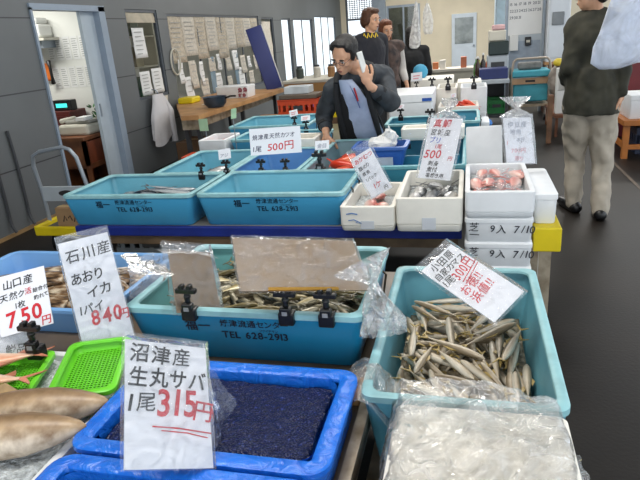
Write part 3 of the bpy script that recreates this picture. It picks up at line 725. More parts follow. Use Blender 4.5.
make_tub('fish_tub', 'small teal tub in front of the large white foam board behind the man', -.53, 5.36, 5.85, .46, .501, .24, m_tub_d, m_tub_d, G, False)
make_tub('fish_tub', 'small teal tub right of the foam board behind the man', -.09, 5.4, 6.15, .38, .501, .24, m_tub_d, m_tub_d, G, False)

# ================================================================== FOAM BOXES
GF = 'white foam boxes'
foam_box('low white foam box with a pale blue scrawl, under the card with the red heading', -.655, -.365, 2.85, 3.36, .575, .135, GF, mt=m_foam_w)
tb = MB(); stroke(tb, [(-.11, .095), (-.08, .1), (-.05, .094)], .006); stroke(tb, [(-.1, .06), (-.07, .065), (-.03, .045), (-.06, .05)], .005)
tb.xform(Matrix.Translation((-.51, 2.8465, .575))); o = tb.build('blue_scrawl', m_marker)
o.parent = bpy.data.objects['foam_box']; o.matrix_parent_inverse = Matrix.Translation((-.51, 3.105, .575)).inverted()
foam_box('white foam box of silver fish under the tall 500 yen card', -.36, -.025, 2.845, 3.46, .575, .18, GF, mt=m_foam_w)
ST = [('芝', -.44, .5, .05, 0), ('一', -.43, .2, .05, 0), ('9入', -.12, .42, .05, 0), ('7/10', .22, .4, .055, 0)]
for k in range(5):
    foam_box(['white foam box at the very bottom of the handwritten stack on the floor', 'white foam box second from the floor in the handwritten stack', 'white foam box third from the floor in the handwritten stack',
              'handwritten white foam box just behind the rim of the barracuda tub', 'handwritten white foam box directly under the open box of pink fish'][k], -.015, .312, 2.835, 3.44, .001 + k * .131, .130, GF, True, text=ST if k > 2 else None)
foam_box('open white foam box of pink fish on top of the handwritten stack', -.015, .312, 2.825, 3.45, .657, .134, GF, slot=False)
foam_box('closed white foam box standing on the yellow bench end', .327, .443, 3.02, 3.58, .561, .165, GF, True)
def block(name, label, cat, o, wd, h, th, u, up, mt, group=None, r=.008):
    n = up.cross(u); ob = MB().bbox(-wd / 2, wd / 2, 0, th, 0, h, r).build(name, mt, None, True); axes(ob, u, n, up, o); return tag(ob, label, cat, group)
# upright foam lid leaning behind the pink fish
block('foam_sheet', 'plain white foam sheet leaning upright behind the box of pink fish', 'foam sheet', Vector((.10, 3.6, .57)), .215, .41, .03, Vector((1, .02, 0)).normalized(), Vector((-.05, .28, 1)).normalized(), m_foam)
# large foam boxes farther back
foam_box('large white foam box with a blue label on its upright front behind the man', -.84, -.37, 6.3, 7.05, .501, .40, GF, True, slot=False)
lb = tag(MB().box(-.05, .05, -.003, 0, -.016, .016).build('foam_label', mat('blue_label', (40, 90, 180), .5)), 'small blue label on the large white foam box', 'label'); lb.location = (-.43, 6.2985, .84)
foam_box('white foam box of bright red fish on the far table', -.33, .1, 6.55, 7.0, .501, .22, GF, slot=False, mt=m_foam_w)
foam_box('white foam box with a clip, on the far table behind the red fish', -.38, -.14, 7.15, 7.75, .501, .36, GF, slot=False, mt=m_foam_w)
foam_box('long white foam box right of the clipped one on the far table', -.1, .2, 7.1, 7.6, .501, .36, GF, slot=False)
foam_box('warm white foam box farthest back on the far table', -.74, -.2, 7.8, 8.35, .501, .42, GF, True, mt=m_foam_w)
foam_box('warm white foam box farthest right on the far table', -.15, .15, 7.8, 8.3, .501, .36, GF, True, mt=m_foam_w)
foam_box('small white foam box beside the blue cloth at the corner of the far table', .06, .19, 5.75, 6.1, .501, .17, GF, True)
tag(MB().ell((.15, 6.35, .56), .09, .12, .06, None, 12).build('blue_cloth', mat('bright_blue_cloth', (40, 120, 200), .7, .1, 10, .4, 30), None, True), 'bundled bright blue cloth at the corner of the far table', 'cloth')
# white foam tray behind the tall card
foam_box('white round cornered foam tray with clips behind the tall 500 yen card', -.5, -.03, 4.42, 4.62, .757, .09, GF, slot=False, mt=m_foam_w)
# white foam boxes in front of the man's hand
foam_box('low white foam box before the left hand of the man on the telephone', -1.62, -1.16, 4.36, 4.63, .561, .25, GF, slot=False, mt=m_foam_w)

# ================================================================== FRONT TABLE TUBS AND TRAYS
make_tub('fish_tub', 'teal lettered tub of mixed sardines on the front table', -.718, 1.555, 2.17, .83, .551, .2, m_tub_f, m_tub_fi, G, True, .07, (1,))
make_tub('fish_tub', 'long teal tub of slender barracuda at the right of the front table', -.012, 1.30, 2.215, .535, .40, .25, mat('teal_tub_right', (96, 168, 188), .4, .1, 5), mat('teal_tub_right_in', (108, 172, 188), .4, .1, 5), G, False, .07, ())
for k in range(2):
    crate('dark crate supporting the barracuda tub, %s of the two' % ('lower', 'upper')[k], -.012, 1.86, .001 + k * .199, .48, .62, .198, m_dgrey, 'dark crates under the barracuda tub')
m_sq = mat('pale_blue_tray', (122, 172, 226), .4, .06, 5)
def tray(name, label, cx, cy, z0, wd, d, h, mt, r=.06, rim=.018, flare=.05, group=None, cat='tray', rz=0):
    t = thing(name, label, cat, (cx, cy, z0), rz, group)
    b = MB(); b.loft([rr_loop(wd - flare, d - flare, r, 0), rr_loop(wd - .01, d - .01, r, h - .01)], True, False)
    b.loft([rr_loop(wd - .014 - 2 * rim, d - .014 - 2 * rim, r * .7, h - .01), rr_loop(wd - flare - 2 * rim, d - flare - 2 * rim, r * .7, .012)], False, True); b.build('shell', mt, t, True)
    rb = MB(); rb.loft([rr_loop(wd - 2 * a, d - 2 * a, max(r - a, .01), z) for a, z in ((.004, h - .022), (-.004, h - .016), (-.003, h - .004), (.006, h), (rim - .004, h), (rim + .004, h - .006), (rim + .006, h - .016))]); rb.build('rim', mt, t, True)
    return t
tray('squid_tray', 'pale blue round cornered tray of dark mottled squid behind the 840 yen card', -1.76, 1.975, .551, .90, .60, .112, m_sq)
m_btray = bpy.data.materials.new('blue_film_tray'); m_btray.use_nodes = True
def _bt(m):
    nt = m.node_tree; N = nt.nodes; L = nt.links; b = N['Principled BSDF']; tc = N.new('ShaderNodeTexCoord')
    b.inputs['Base Color'].default_value = lin((16, 104, 226)); b.inputs['Roughness'].default_value = .22
    n2 = N.new('ShaderNodeTexNoise'); n2.inputs['Scale'].default_value = 14; n2.inputs['Detail'].default_value = 6; n2.inputs['Distortion'].default_value = 2; L.new(tc.outputs['Object'], n2.inputs['Vector'])
    bp = N.new('ShaderNodeBump'); bp.inputs['Strength'].default_value = .5; bp.inputs['Distance'].default_value = .02; L.new(n2.outputs['Fac'], bp.inputs['Height']); L.new(bp.outputs[0], b.inputs['Normal'])
    r = N.new('ShaderNodeValToRGB'); r.color_ramp.elements[0].color = lin((10, 78, 190)); r.color_ramp.elements[1].color = lin((40, 136, 244)); L.new(n2.outputs['Fac'], r.inputs[0]); L.new(r.outputs[0], b.inputs['Base Color'])
_bt(m_btray)
tray('film_lined_tray', 'bright blue film wrapped tray of dark fish slush behind the 315 yen card', -.625, 1.185, .551, .66, .42, .115, m_btray, .05, .04, .03)
tray('film_lined_tray', 'bright blue film wrapped tray at the very front edge of the table', -.63, .765, .551, .64, .38, .115, m_btray, .05, .04, .03)
# dark mackerel slush
def slush(name, label, cx, cy, z, wd, d, mt, amp=.004, cat='slush', sc_=60, n=46, thick=.03):
    b = MB(); g = []
    for i in range(n + 1):
        for j in range(n + 1):
            x, y = (i / n - .5) * wd, (j / n - .5) * d
            g.append(Vector((x, y, amp * noise.noise(Vector((x * sc_, y * sc_, cx))) + amp * noise.noise(Vector((x * sc_ * .3, y * sc_ * .3, cy))))))
    b.add(g, [(i * (n + 1) + j, (i + 1) * (n + 1) + j, (i + 1) * (n + 1) + j + 1, i * (n + 1) + j + 1) for i in range(n) for j in range(n)])
    o = b.build(name, mt, None, True); o.location = (cx, cy, z)
    sd = o.modifiers.new('s', 'SOLIDIFY'); sd.thickness = thick; sd.offset = -1; evald(o)
    return tag(o, label, cat, kind='stuff')
m_slush = bpy.data.materials.new('navy_slush'); m_slush.use_nodes = True
def _sl(m):
    nt = m.node_tree; N = nt.nodes; L = nt.links; b = N['Principled BSDF']; tc = N.new('ShaderNodeTexCoord')
    v = N.new('ShaderNodeTexVoronoi'); v.inputs['Scale'].default_value = 150; L.new(tc.outputs['Object'], v.inputs['Vector'])
    n1 = N.new('ShaderNodeTexNoise'); n1.inputs['Scale'].default_value = 70; L.new(tc.outputs['Object'], n1.inputs['Vector'])
    r = N.new('ShaderNodeValToRGB'); r.color_ramp.elements[0].position = .2; r.color_ramp.elements[0].color = lin((14, 22, 58)); r.color_ramp.elements[1].position = .74; r.color_ramp.elements[1].color = lin((50, 66, 128))
    q = r.color_ramp.elements.new(.62); q.color = lin((20, 30, 76)); L.new(n1.outputs['Fac'], r.inputs[0]); L.new(r.outputs[0], b.inputs['Base Color'])
    bp = N.new('ShaderNodeBump'); bp.inputs['Strength'].default_value = .8; bp.inputs['Distance'].default_value = .01; L.new(v.outputs['Distance'], bp.inputs['Height']); L.new(bp.outputs[0], b.inputs['Normal'])
    b.inputs['Roughness'].default_value = .2
_sl(m_slush)
slush('mackerel_slush', 'dark navy wet slush filling the film wrapped tray behind the 315 yen card', -.625, 1.185, .612, .53, .29, m_slush)
slush('mackerel_slush', 'dark navy wet slush in the film wrapped tray at the very front', -.63, .765, .61, .51, .25, m_slush)
m_ice = mat('crushed_ice', (222, 228, 230), .25, .2, 60, .8, 90, c2=(170, 176, 178))
# foam tray of ice under the big tan fish
foam_box('shallow white foam tray of ice under the two large tan fish', -1.72, -.985, .66, 1.46, .551, .07, GF, slot=False)
slush('crushed_ice', 'crushed ice under the two large tan fish', -1.352, 1.06, .612, .67, .72, m_ice, .008, 'ice', 40)
# large tan fish
m_tan = fishmat('tan_fish_skin', (122, 98, 70), (184, 154, 118), (226, 210, 188), .05, .36, (132, 104, 76), .0); m_tanfin = mat('tan_fin', (176, 146, 104), .4, .2, 20); m_eye = mat('fish_eye', (14, 14, 16), .12, 0)
for k, (x, y, z, a, s, lb) in enumerate(((-1.275, 1.075, .655, .30, 1., 'large tan fish lying on ice just under the green baskets'), (-1.255, .935, .668, .36, 1., 'large tan fish lying nearest on the ice'))):
    f_ = make_fish('large_fish', .66, .062, .045, [m_tan, m_tanfin, m_eye], .5, .12, True, n=20, snout=.8)
    f_.rotation_mode = 'XYZ'; f_.matrix_world = Matrix.Translation((x, y, z)) @ Matrix.Rotation(a, 4, 'Z') @ Matrix.Rotation(-PI / 2 + .45, 4, 'X') @ Matrix.Scale(s, 4)
    tag(f_, lb, 'fish')
# lime green baskets
m_lime = mat('lime_plastic', (112, 214, 44), .35, .06, 6, sss=0)
def basket(name, label, cx, cy, z0, wd, d, h, mt, rz=0, tilt=(0, 0), group=None):
    t = thing(name, label, 'basket', (cx, cy, z0), group=group, rot=(tilt[0], tilt[1], rz)); r = .03
    rb = MB(); rb.loft([rr_loop(wd - 2 * a, d - 2 * a, r, z) for a, z in ((.004, h - .02), (-.002, h - .016), (-.002, h - .003), (.004, h), (.014, h), (.018, h - .006))]); rb.build('rim', mt, t, True)
    b = MB(); b.loft([rr_loop(wd - .05, d - .05, r, .004), rr_loop(wd - .02, d - .02, r, h - .01)]); b.build('side_wall', mt, t, True)
    m = MB(); a, c = wd - .05, d - .05; nx, ny = int(a / .0105), int(c / .0105)
    for i in range(nx + 1): x = -a / 2 + a * i / nx; m.box(x - .002, x + .002, -c / 2, c / 2, .002, .006)
    for j in range(ny + 1): y = -c / 2 + c * j / ny; m.box(-a / 2, a / 2, y - .002, y + .002, .003, .007)
    m.build('mesh_bottom', mt, t)
    return t
basket('lime_basket', 'empty lime green mesh basket tilted on the large tan fish', -1.105, 1.31, .645, .195, .29, .035, m_lime, .36, (.06, 0), 'lime green baskets')
basket('lime_basket', 'lime green basket with a pale pink fish under the clipped 750 yen card', -1.385, 1.235, .62, .25, .29, .035, m_lime, .30, (.03, 0), 'lime green baskets')
m_pink = fishmat('pale_pink_skin', (222, 160, 128), (234, 196, 168), (242, 226, 212), .04, .3, None, .05); m_pinkfin = mat('pink_fin', (220, 140, 112), .4, .2, 20)
for k, (x, y, z, a, s, lb) in enumerate(((-1.40, 1.20, .665, .28, .95, 'pale pink fish with its tail towards the empty lime basket'), (-1.43, 1.30, .675, .5, .9, 'round pink fish lying behind the pale one in the lime basket'))):
    f_ = make_fish('pink_fish', .34, .062, .028, [m_pink, m_pinkfin, m_eye], .5, .17, True, n=16)
    f_.matrix_world = Matrix.Translation((x, y, z)) @ Matrix.Rotation(PI + a, 4, 'Z') @ Matrix.Rotation(-PI / 2 + .2, 4, 'X') @ Matrix.Scale(s, 4); tag(f_, lb, 'fish')
# foam block in a clear bag at the right front
foam_box('white foam box under a crumpled clear bag in the right front corner', -.175, .24, .76, 1.285, .2, .448, GF, True, mt=m_foam_w)
crate('dark crate holding up the bagged foam box at the right front', .045, 1.02, .001, .42, .44, .198, m_dgrey)

# ================================================================== FISH
m_kama = fishmat('barracuda_skin', (134, 118, 94), (194, 180, 158), (224, 216, 200), .014, .32, None, .06); m_kfin = mat('barracuda_fin', (176, 150, 84), .35, .2, 20)
m_sar = fishmat('sardine_skin', (58, 62, 58), (164, 156, 132), (216, 206, 180), .018, .26, None, .2); m_sfin = mat('sardine_fin', (130, 122, 96), .35, .2, 20)
m_sar2 = fishmat('horse_mackerel_skin', (92, 82, 50), (178, 160, 112), (220, 210, 182), .018, .28, None, .15)
m_sau = fishmat('saury_skin', (48, 60, 76), (160, 168, 176), (222, 224, 224), .022, .2, None, .25)
m_redf = fishmat('red_fish_skin', (206, 56, 30), (226, 84, 46), (236, 150, 112), .06, .3, None, .05); m_redfin = mat('red_fin', (210, 62, 36), .4, .15, 20)
m_silv = fishmat('silver_fish_skin', (92, 96, 100), (186, 186, 186), (224, 222, 218), .04, .22, None, .3); m_silfin = mat('silver_fin', (96, 96, 98), .4)
m_rose = fishmat('rose_fish_skin', (206, 104, 96), (226, 176, 164), (238, 222, 214), .045, .28, None, .1); m_rosefin = mat('rose_fin', (214, 120, 106), .4)
slush('wet_ice_bed', 'dark wet ice and water under the barracuda', -.012, 1.757, .462, .42, .77, mat('dark_wet_ice', (150, 138, 116), .25, .3, 40, .6, 60, c2=(92, 82, 64)), .004, 'ice', 30)
hf = HF(-.25, .23, 1.36, 2.17, .462)
P = [make_fish('barracuda', .24, .0145, .0125, [m_kama, m_kfin, m_eye], .7, .12, True, n=10) for _ in range(1)]
sp = []
rk = random.Random(11)
tries = 0
while len(sp) < 420 and tries < 40000:
    tries += 1; x, y = rk.uniform(-.215, .19), rk.uniform(1.38, 2.14)
    a = 2.2 + 1.6 * noise.noise(Vector((x * 5, y * 5, len(sp) * .02))) + rk.uniform(-.4, .4) + rk.choice((0, 0, PI, -1.2))
    ex, ey = abs(math.cos(a)) * .108, abs(math.sin(a)) * .108
    if x - ex < -.222 or x + ex > .198 or y - ey < 1.37 or y + ey > 2.15: continue
    if sp and min((x - p) ** 2 + (y - q) ** 2 for p, q, _ in sp[-50:]) < .0011: continue
    sp.append((x, y, a))
lay_fish(P, hf, sp, .24, .0112, 'barracuda', 'slender tan silver barracuda lying in the long teal tub under the 300 yen card', 'fish', 'barracuda in the long teal tub', cap=.562, most=170)
# mixed small fish in the lettered tub
slush('wet_ice_bed', 'dark wet ice under the mixed sardines', -.718, 1.862, .635, .72, .49, mat('dark_wet_ice', (128, 118, 100)), .004, 'ice', 30)
hf = HF(-1.11, -.33, 1.58, 2.14, .637)
def pile(n, x0, x1, y0, y1, e, seed, angs, dmin=.0012, last=30):
    r_ = random.Random(seed); out = []; tries = 0
    while len(out) < n and tries < 9000:
        tries += 1; a = r_.choice(angs) + r_.uniform(-.35, .35); ex, ey = abs(math.cos(a)) * e, abs(math.sin(a)) * e
        if x1 - x0 < 2 * ex or y1 - y0 < 2 * ey: continue
        x, y = r_.uniform(x0 + ex, x1 - ex), r_.uniform(y0 + ey, y1 - ey)
        if out and min((x - p) ** 2 + (y - q) ** 2 for p, q, _ in out[-last:]) < dmin: continue
        out.append((x, y, a))
    return out
sp = pile(240, -1.085, -.345, 1.59, 2.13, .075, 5, (.2, -.4, 2.8, 1.0, 3.4, -.8), .0012, 60)
lay_fish([make_fish('sardine', .15, .017, .0105, [m_sar, m_sfin, m_eye], .8, .16, True, n=10)], hf, sp[:75] + sp[140:170], .15, .0115, 'sardine', 'small silver blue sardine heaped in the teal lettered tub on the front table', 'fish', 'sardines in the lettered tub', cap=.705, most=85)
lay_fish([make_fish('horse_mackerel', .15, .019, .0105, [m_sar2, m_sfin, m_eye], .8, .16, True, n=10)], hf, sp[75:140] + sp[170:], .15, .0115, 'horse_mackerel', 'small olive gold fish heaped among the sardines in the teal lettered tub', 'fish', 'olive gold fish in the lettered tub', cap=.71, most=60)
# squid in the pale blue tray
m_squid = bpy.data.materials.new('mottled_squid'); m_squid.use_nodes = True
def _sq(m):
    nt = m.node_tree; N = nt.nodes; L = nt.links; b = N['Principled BSDF']; tc = N.new('ShaderNodeTexCoord')
    mp = N.new('ShaderNodeMapping'); mp.inputs['Scale'].default_value = (14, 40, 40); L.new(tc.outputs['Object'], mp.inputs[0])
    n2 = N.new('ShaderNodeTexNoise'); n2.inputs['Scale'].default_value = 1; n2.inputs['Detail'].default_value = 6; L.new(mp.outputs[0], n2.inputs['Vector'])
    r = N.new('ShaderNodeValToRGB'); e = r.color_ramp.elements; e[0].position = .36; e[0].color = lin((46, 36, 28)); e[1].position = .66; e[1].color = lin((224, 208, 182)); q = e.new(.5); q.color = lin((128, 100, 72))
    L.new(n2.outputs['Fac'], r.inputs[0]); L.new(r.outputs[0], b.inputs['Base Color']); b.inputs['Roughness'].default_value = .22
_sq(m_squid)
def squid(x, y, z, a, label, s=1.):
    t = thing('squid', label, 'squid', (x, y, z), a, 'squid in the pale blue tray'); t.scale = (s, s, s)
    b = MB(); lo = []
    for q, r_ in ((-.2, .004), (-.17, .022), (-.1, .05), (0, .062), (.09, .056), (.12, .048)): lo.append([Vector((q, r_ * math.cos(2 * PI * k / 16), .026 + .42 * r_ * math.sin(2 * PI * k / 16))) for k in range(16)])
    b.loft(lo, True, True); b.ell((.155, 0, .026), .045, .036, .022); b.build('mantle', m_squid, t, True)
    f = MB()
    for s_ in (1, -1):
        f.loft([[Vector((-.19, s_ * .01, .03)), Vector((-.19, s_ * .01, .026))], [Vector((-.1, s_ * .1, .02)), Vector((-.1, s_ * .1, .016))], [Vector((.02, s_ * .095, .02)), Vector((.02, s_ * .095, .016))], [Vector((.1, s_ * .05, .028)), Vector((.1, s_ * .05, .024))]], closed=True)
        f.loft([[Vector((-.19, s_ * .01, .03)), Vector((-.19, s_ * .01, .026))], [Vector((-.08, s_ * .03, .032)), Vector((-.08, s_ * .03, .028))], [Vector((.02, s_ * .05, .032)), Vector((.02, s_ * .05, .028))], [Vector((.1, s_ * .05, .028)), Vector((.1, s_ * .05, .024))]], closed=True)
        f.loft([[Vector((-.1, s_ * .1, .02)), Vector((-.1, s_ * .1, .016)), Vector((-.1, s_ * .03, .026)), Vector((-.1, s_ * .03, .03))], [Vector((.02, s_ * .095, .02)), Vector((.02, s_ * .095, .016)), Vector((.02, s_ * .05, .026)), Vector((.02, s_ * .05, .03))]], True, True)
    f.build('fin', m_squid, t, True)
    for k in range(8):
        w_ = (k - 3.5) * .011; am = MB(); am.tube([(.18, w_ * .6, .026), (.24, w_ * 1.4, .02), (.30, w_ * 2.2 + .01 * math.sin(k), .014), (.35 + .02 * (k % 3), w_ * 2.6, .012)], [.009, .007, .005, .002], 6); am.build('arm', m_squid, t, True)
    e = MB()
    for s_ in (1, -1): e.ell((.165, s_ * .036, .03), .012, .006, .01)
    e.build('eye', m_eye, t, True); return t
sqs = [(-2.02, 2.08, .59, .25), (-1.83, 2.15, .60, .05), (-1.55, 2.12, .59, .12), (-1.95, 1.94, .61, 3.3), (-1.62, 1.98, .61, .3), (-1.7, 1.83, .60, .05), (-1.48, 1.82, .59, 2.9), (-2.0, 1.80, .59, .5), (-1.5, 1.95, .645, 2.75), (-1.82, 1.97, .645, .2)]
pos = ['in the far left corner', 'at the middle of the far side', 'in the far right corner', 'left of the middle', 'right of the middle', 'at the middle of the near side', 'in the near right corner', 'in the near left corner', 'on top towards the right', 'on top of the middle']
for (x, y, z, a), q in zip(sqs, pos): squid(x, y, z - .02, a, 'mottled brown squid %s of the pale blue tray' % q)
# saury tub
slush('wet_ice_bed', 'grey melting ice under the saury', -1.935, 3.2, .655, .66, .42, mat('grey_ice', (150, 156, 158), .25, .2, 40, .6, 60), .004, 'ice', 30)
hf = HF(-2.3, -1.57, 2.96, 3.44, .657); sp = [(-1.93 + rk.uniform(-.13, .13), 3.03 + k % 12 * .031, rk.choice((.12, PI - .05)) + rk.uniform(-.12, .12)) for k in range(26)]
lay_fish([make_fish('saury', .34, .022, .014, [m_sau, m_silfin, m_eye], .8, .12, True, n=12)], hf, sp, .34, .0155, 'saury', 'long silver saury laid in the pale blue tub at the left end', 'fish', 'saury in the left tub', cap=.725)
# few pale fish in the tub behind
hf = HF(-2.2, -1.6, 3.55, 4.3, .578)
lay_fish([make_fish('pale_fish', .28, .045, .024, [m_silv, m_silfin, m_eye], .6, .16, True, n=12)], hf, [(-1.80, 4.05, .4), (-1.76, 4.16, .2), (-1.95, 4.1, .5)], .28, .026, 'pale_fish',
         ['pale silver fish in the tub behind the saury, nearest of three', 'pale silver fish in the tub behind the saury, against its far wall', 'pale silver fish in the tub behind the saury, leftmost of three'], 'fish', 'pale fish behind the saury tub')
hf = HF(-1.6, -1.08, 3.55, 4.33, .578)
lay_fish([make_fish('red_fish', .26, .05, .028, [m_redf, m_redfin, m_eye], .6, .16, True, n=12)], hf, [(-1.23, 3.66, .1), (-1.32, 3.80, .4)], .26, .03, 'red_fish',
         ['red fish just behind the clipped 500 yen card', 'red fish deeper in the tub behind the 500 yen card'], 'fish', 'red fish in the mid blue tub')
hf = HF(-1.05, -.68, 3.56, 4.6, .60)
slush('wet_ice_bed', 'grey wet bed under the orange red fish', -.865, 4.08, .62, .31, .98, mat('grey_ice', (150, 156, 158)), .004, 'ice', 30)
hf.h = [[.622] * hf.ny for _ in range(hf.nx)]
lay_fish([make_fish('orange_red_fish', .30, .062, .04, [m_redf, m_redfin, m_eye], .55, .16, True, n=14)], hf, [(-.87, 3.85, .5), (-.84, 4.02, 2.7), (-.82, 3.72, .2), (-.88, 4.2, .4)], .30, .042, 'orange_red_fish',
         ['orange red fish in the narrow tub, second from the front', 'orange red fish in the narrow tub, third from the front', 'orange red fish nearest the front rim of the narrow tub', 'orange red fish farthest back in the narrow tub'], 'fish', 'orange red fish in the narrow tub')
# foam box contents
def in_box(x0, x1, y0, y1, z, ice_label, ice_z):
    slush('crushed_ice', ice_label, (x0 + x1) / 2, (y0 + y1) / 2, ice_z, x1 - x0 - .06, y1 - y0 - .06, m_ice, .006, 'ice', 40, 20)
    h_ = HF(x0 + .03, x1 - .03, y0 + .03, y1 - .03, ice_z + .003, .01); return h_
hf = in_box(-.36, -.025, 2.845, 3.46, .575, 'crushed ice in the foam box under the tall 500 yen card', .665)
o = lay_fish([make_fish('silver_fish', .27, .042, .024, [m_silv, m_silfin, m_eye], .75, .2, True, n=12)], hf, [(-.27, 3.04, 1.75), (-.19, 3.05, 1.5), (-.11, 3.06, 1.3), (-.27, 3.26, -1.4), (-.11, 3.26, -1.7), (-.19, 3.2, 1.4)], .27, .026, 'silver_fish',
    ['silver fish in the box under the tall 500 yen card, near left', 'silver fish in the box under the tall 500 yen card, near middle', 'silver fish in the box under the tall 500 yen card, near right', 'silver fish in the box under the tall 500 yen card, far left', 'silver fish in the box under the tall 500 yen card, far right', 'silver fish in the box under the tall 500 yen card, on top'], 'fish', 'silver fish in the foam box')
hf = in_box(-.655, -.365, 2.85, 3.36, .575, 'crushed ice in the foam box with the blue scrawl', .635)
lay_fish([make_fish('rose_fish', .2, .035, .02, [m_rose, m_rosefin, m_eye], .6, .18, True, n=12)], hf, [(-.52, 3.02, 1.7), (-.46, 3.0, 1.4), (-.5, 3.18, 1.5)], .2, .022, 'rose_fish',
    ['pale rose fish in the scrawled foam box, near left', 'pale rose fish in the scrawled foam box, near right', 'pale rose fish in the scrawled foam box, farthest back'], 'fish', 'rose fish in the scrawled foam box')
hf = in_box(-.015, .312, 2.825, 3.45, .657, 'crushed ice under the pink fish on the handwritten stack', .735)
lay_fish([make_fish('pink_sea_bream', .25, .034, .024, [m_rose, m_rosefin, m_eye], .6, .18, True, n=12, snout=.8)], hf, [(.045, 3.03, 1.75), (.10, 3.06, 1.5), (.16, 3.04, 1.6), (.23, 3.05, 1.4), (.07, 3.25, 1.5), (.15, 3.26, 1.7), (.235, 3.27, -1.2)], .24, .026, 'pink_fish',
    ['pink fish at the near left of the stacked foam box', 'pink fish second from the left along the near side of the stacked foam box', 'pink fish third from the left along the near side of the stacked foam box', 'pink fish at the near right of the stacked foam box', 'pink fish at the far left of the stacked foam box', 'pink fish at the far middle of the stacked foam box', 'pink fish with raised tail at the far right of the stacked foam box'], 'fish', 'pink fish on the handwritten stack')
tag(draped('fish_film', lambda u, v: (.04 + .22 * u, 2.88 + .5 * v, .782 - .02 * abs(u - .5)), 14, 16, m_film_m, .004, 14, 3), 'clear film laid over the pink fish on the stack', 'plastic film')
hf = in_box(-.33, .1, 6.55, 7.0, .501, 'crushed ice under the bright red fish on the far table', .62)
lay_fish([make_fish('bright_red_fish', .24, .04, .03, [m_redf, m_redfin, m_eye], .6, .18, True, n=10)], hf, [(-.22, 6.66, .3), (-.1, 6.68, 2.8), (.0, 6.66, .2), (-.2, 6.82, .1), (-.04, 6.84, 2.9), (-.12, 6.74, .5), (.02, 6.76, 2.6)], .24, .032, 'red_fish',
    ['bright red fish in the far foam box, %s' % q for q in ('near left', 'near middle', 'near right', 'far left', 'far right', 'on top in the middle', 'on top at the right')], 'fish', 'bright red fish in the far foam box')
hf = HF(-.6, -.1, 5.4, 6.1, .52)

# ================================================================== PRICE CARDS ON THE FRONT TABLE
m_card = mat('white_card', (232, 234, 240), .5, .02, 3); m_kraft = mat('kraft_card_back', (150, 130, 106), .6, .08, 6, c2=(136, 116, 94))
o, wd, h = card_from_px('price_card', 'large white card in a clear bag reading 315 yen before the blue film tray', [(124, 338), (210, 343), (212, 467), (130, 463)], 1.015, .99, m_card)
card_text(o, wd, h, [('沼津産', .05, .165, .235, -1, .016), ('生丸サバ', .03, .365, .245, -1, .016, .92), ('1', .03, .575, .26, 0, .014), ('尾', .12, .57, .23, -1, .010)], 'black_writing', m_ink)
card_text(o, wd, h, [('315', .355, .60, .42, -1, .018, .86), ('円', .78, .615, .26, -6, .012)], 'red_price', m_red, under=[([(.3, .69), (.6, .70), (1.0, .735)], .016), ([(.4, .72), (.7, .735), (.95, .77)], .013)])
sleeve(o, wd, h, .05, .02, .012, 0, None, 2, .03)
tag_ = draped('bag_tail', lambda u, v: (wd * .5 + .0 + u * .12 * (1 - .75 * v), .012 + .05 * u + .02 * math.sin(v * 5), h * (.44 - .42 * v) - .10 * u), 12, 14, m_film, .006, 30, 5, o)
tag_ = draped('bag_top', lambda u, v: (wd * (-.46 + .9 * u), .004 + .03 * v, h * .5 + .012 + .012 * v * math.sin(u * 9 + 1)), 16, 4, film('tan_bag_top', (196, 172, 132), .5, .2, .5, 30), .004, 40, 8, o)
o, wd, h = card_from_px('price_card', 'tall tilted white card in a bag reading 840 yen before the squid tray', [(59, 246), (106, 229), (137, 342), (84, 352)], 1.525, 1.525, m_card)
card_text(o, wd, h, [('石川産', .08, .19, .29, 3, .014), ('あおり', .08, .39, .27, 2, .016, .9), ('イカ', .32, .53, .27, 2, .018), ('1パイ', .10, .66, .24, 0, .018, .85)], 'black_writing', m_ink)
card_text(o, wd, h, [('840', .28, .78, .42, 2, .02, .85), ('円', .80, .78, .24, 2)], 'red_price', m_red)
sleeve(o, wd, h, .06, .03, .012, 0, None, 4, .02)
draped('bag_fold', lambda u, v: (wd * (-.5 + 1.0 * u), .01 + .03 * v, h * .5 + .016 * v + .012 * math.sin(u * 8)), 14, 4, m_film_m, .006, 30, 3, o)
o, wd, h = card_from_px('price_card', 'white clipped card reading 750 yen at the left above the lime baskets', [(-8, 279), (44, 265), (53, 323), (1, 337)], 1.46, 1.46, m_card)
card_text(o, wd, h, [('山口産', .18, .24, .20, 4, .014), ('天然', .08, .44, .17, 4, .008), ('ク', .44, .42, .15, 4, .014), ('1枚', .36, .60, .15, 4, .01), ('詰合付', .72, .40, .10, 4), ('釣れて', .72, .53, .10, 5)], 'black_writing', m_ink)
card_text(o, wd, h, [('活', .57, .40, .14, 4, .01), ('750', .18, .90, .42, 8, .022, .95), ('円', .80, .97, .2, 4)], 'red_price', m_red)
clip((PY(36, 352, 1.36).x, 1.36, PY(36, 352, 1.36).z), 'black clip holding up the 750 yen card by the lime baskets', .05, 1.1)
o, wd, h = card_from_px('price_card', 'small bagged card with two black characters behind the left lime basket', [(-6, 333), (29, 331), (31, 358), (-6, 360)], 1.385, 1.385, m_card)
card_text(o, wd, h, [('鮮品', .30, .82, .36, 3, .014, .8)], 'black_writing', m_ink); sleeve(o, wd, h, .04, .1, .01, 0, m_film_m, 6)
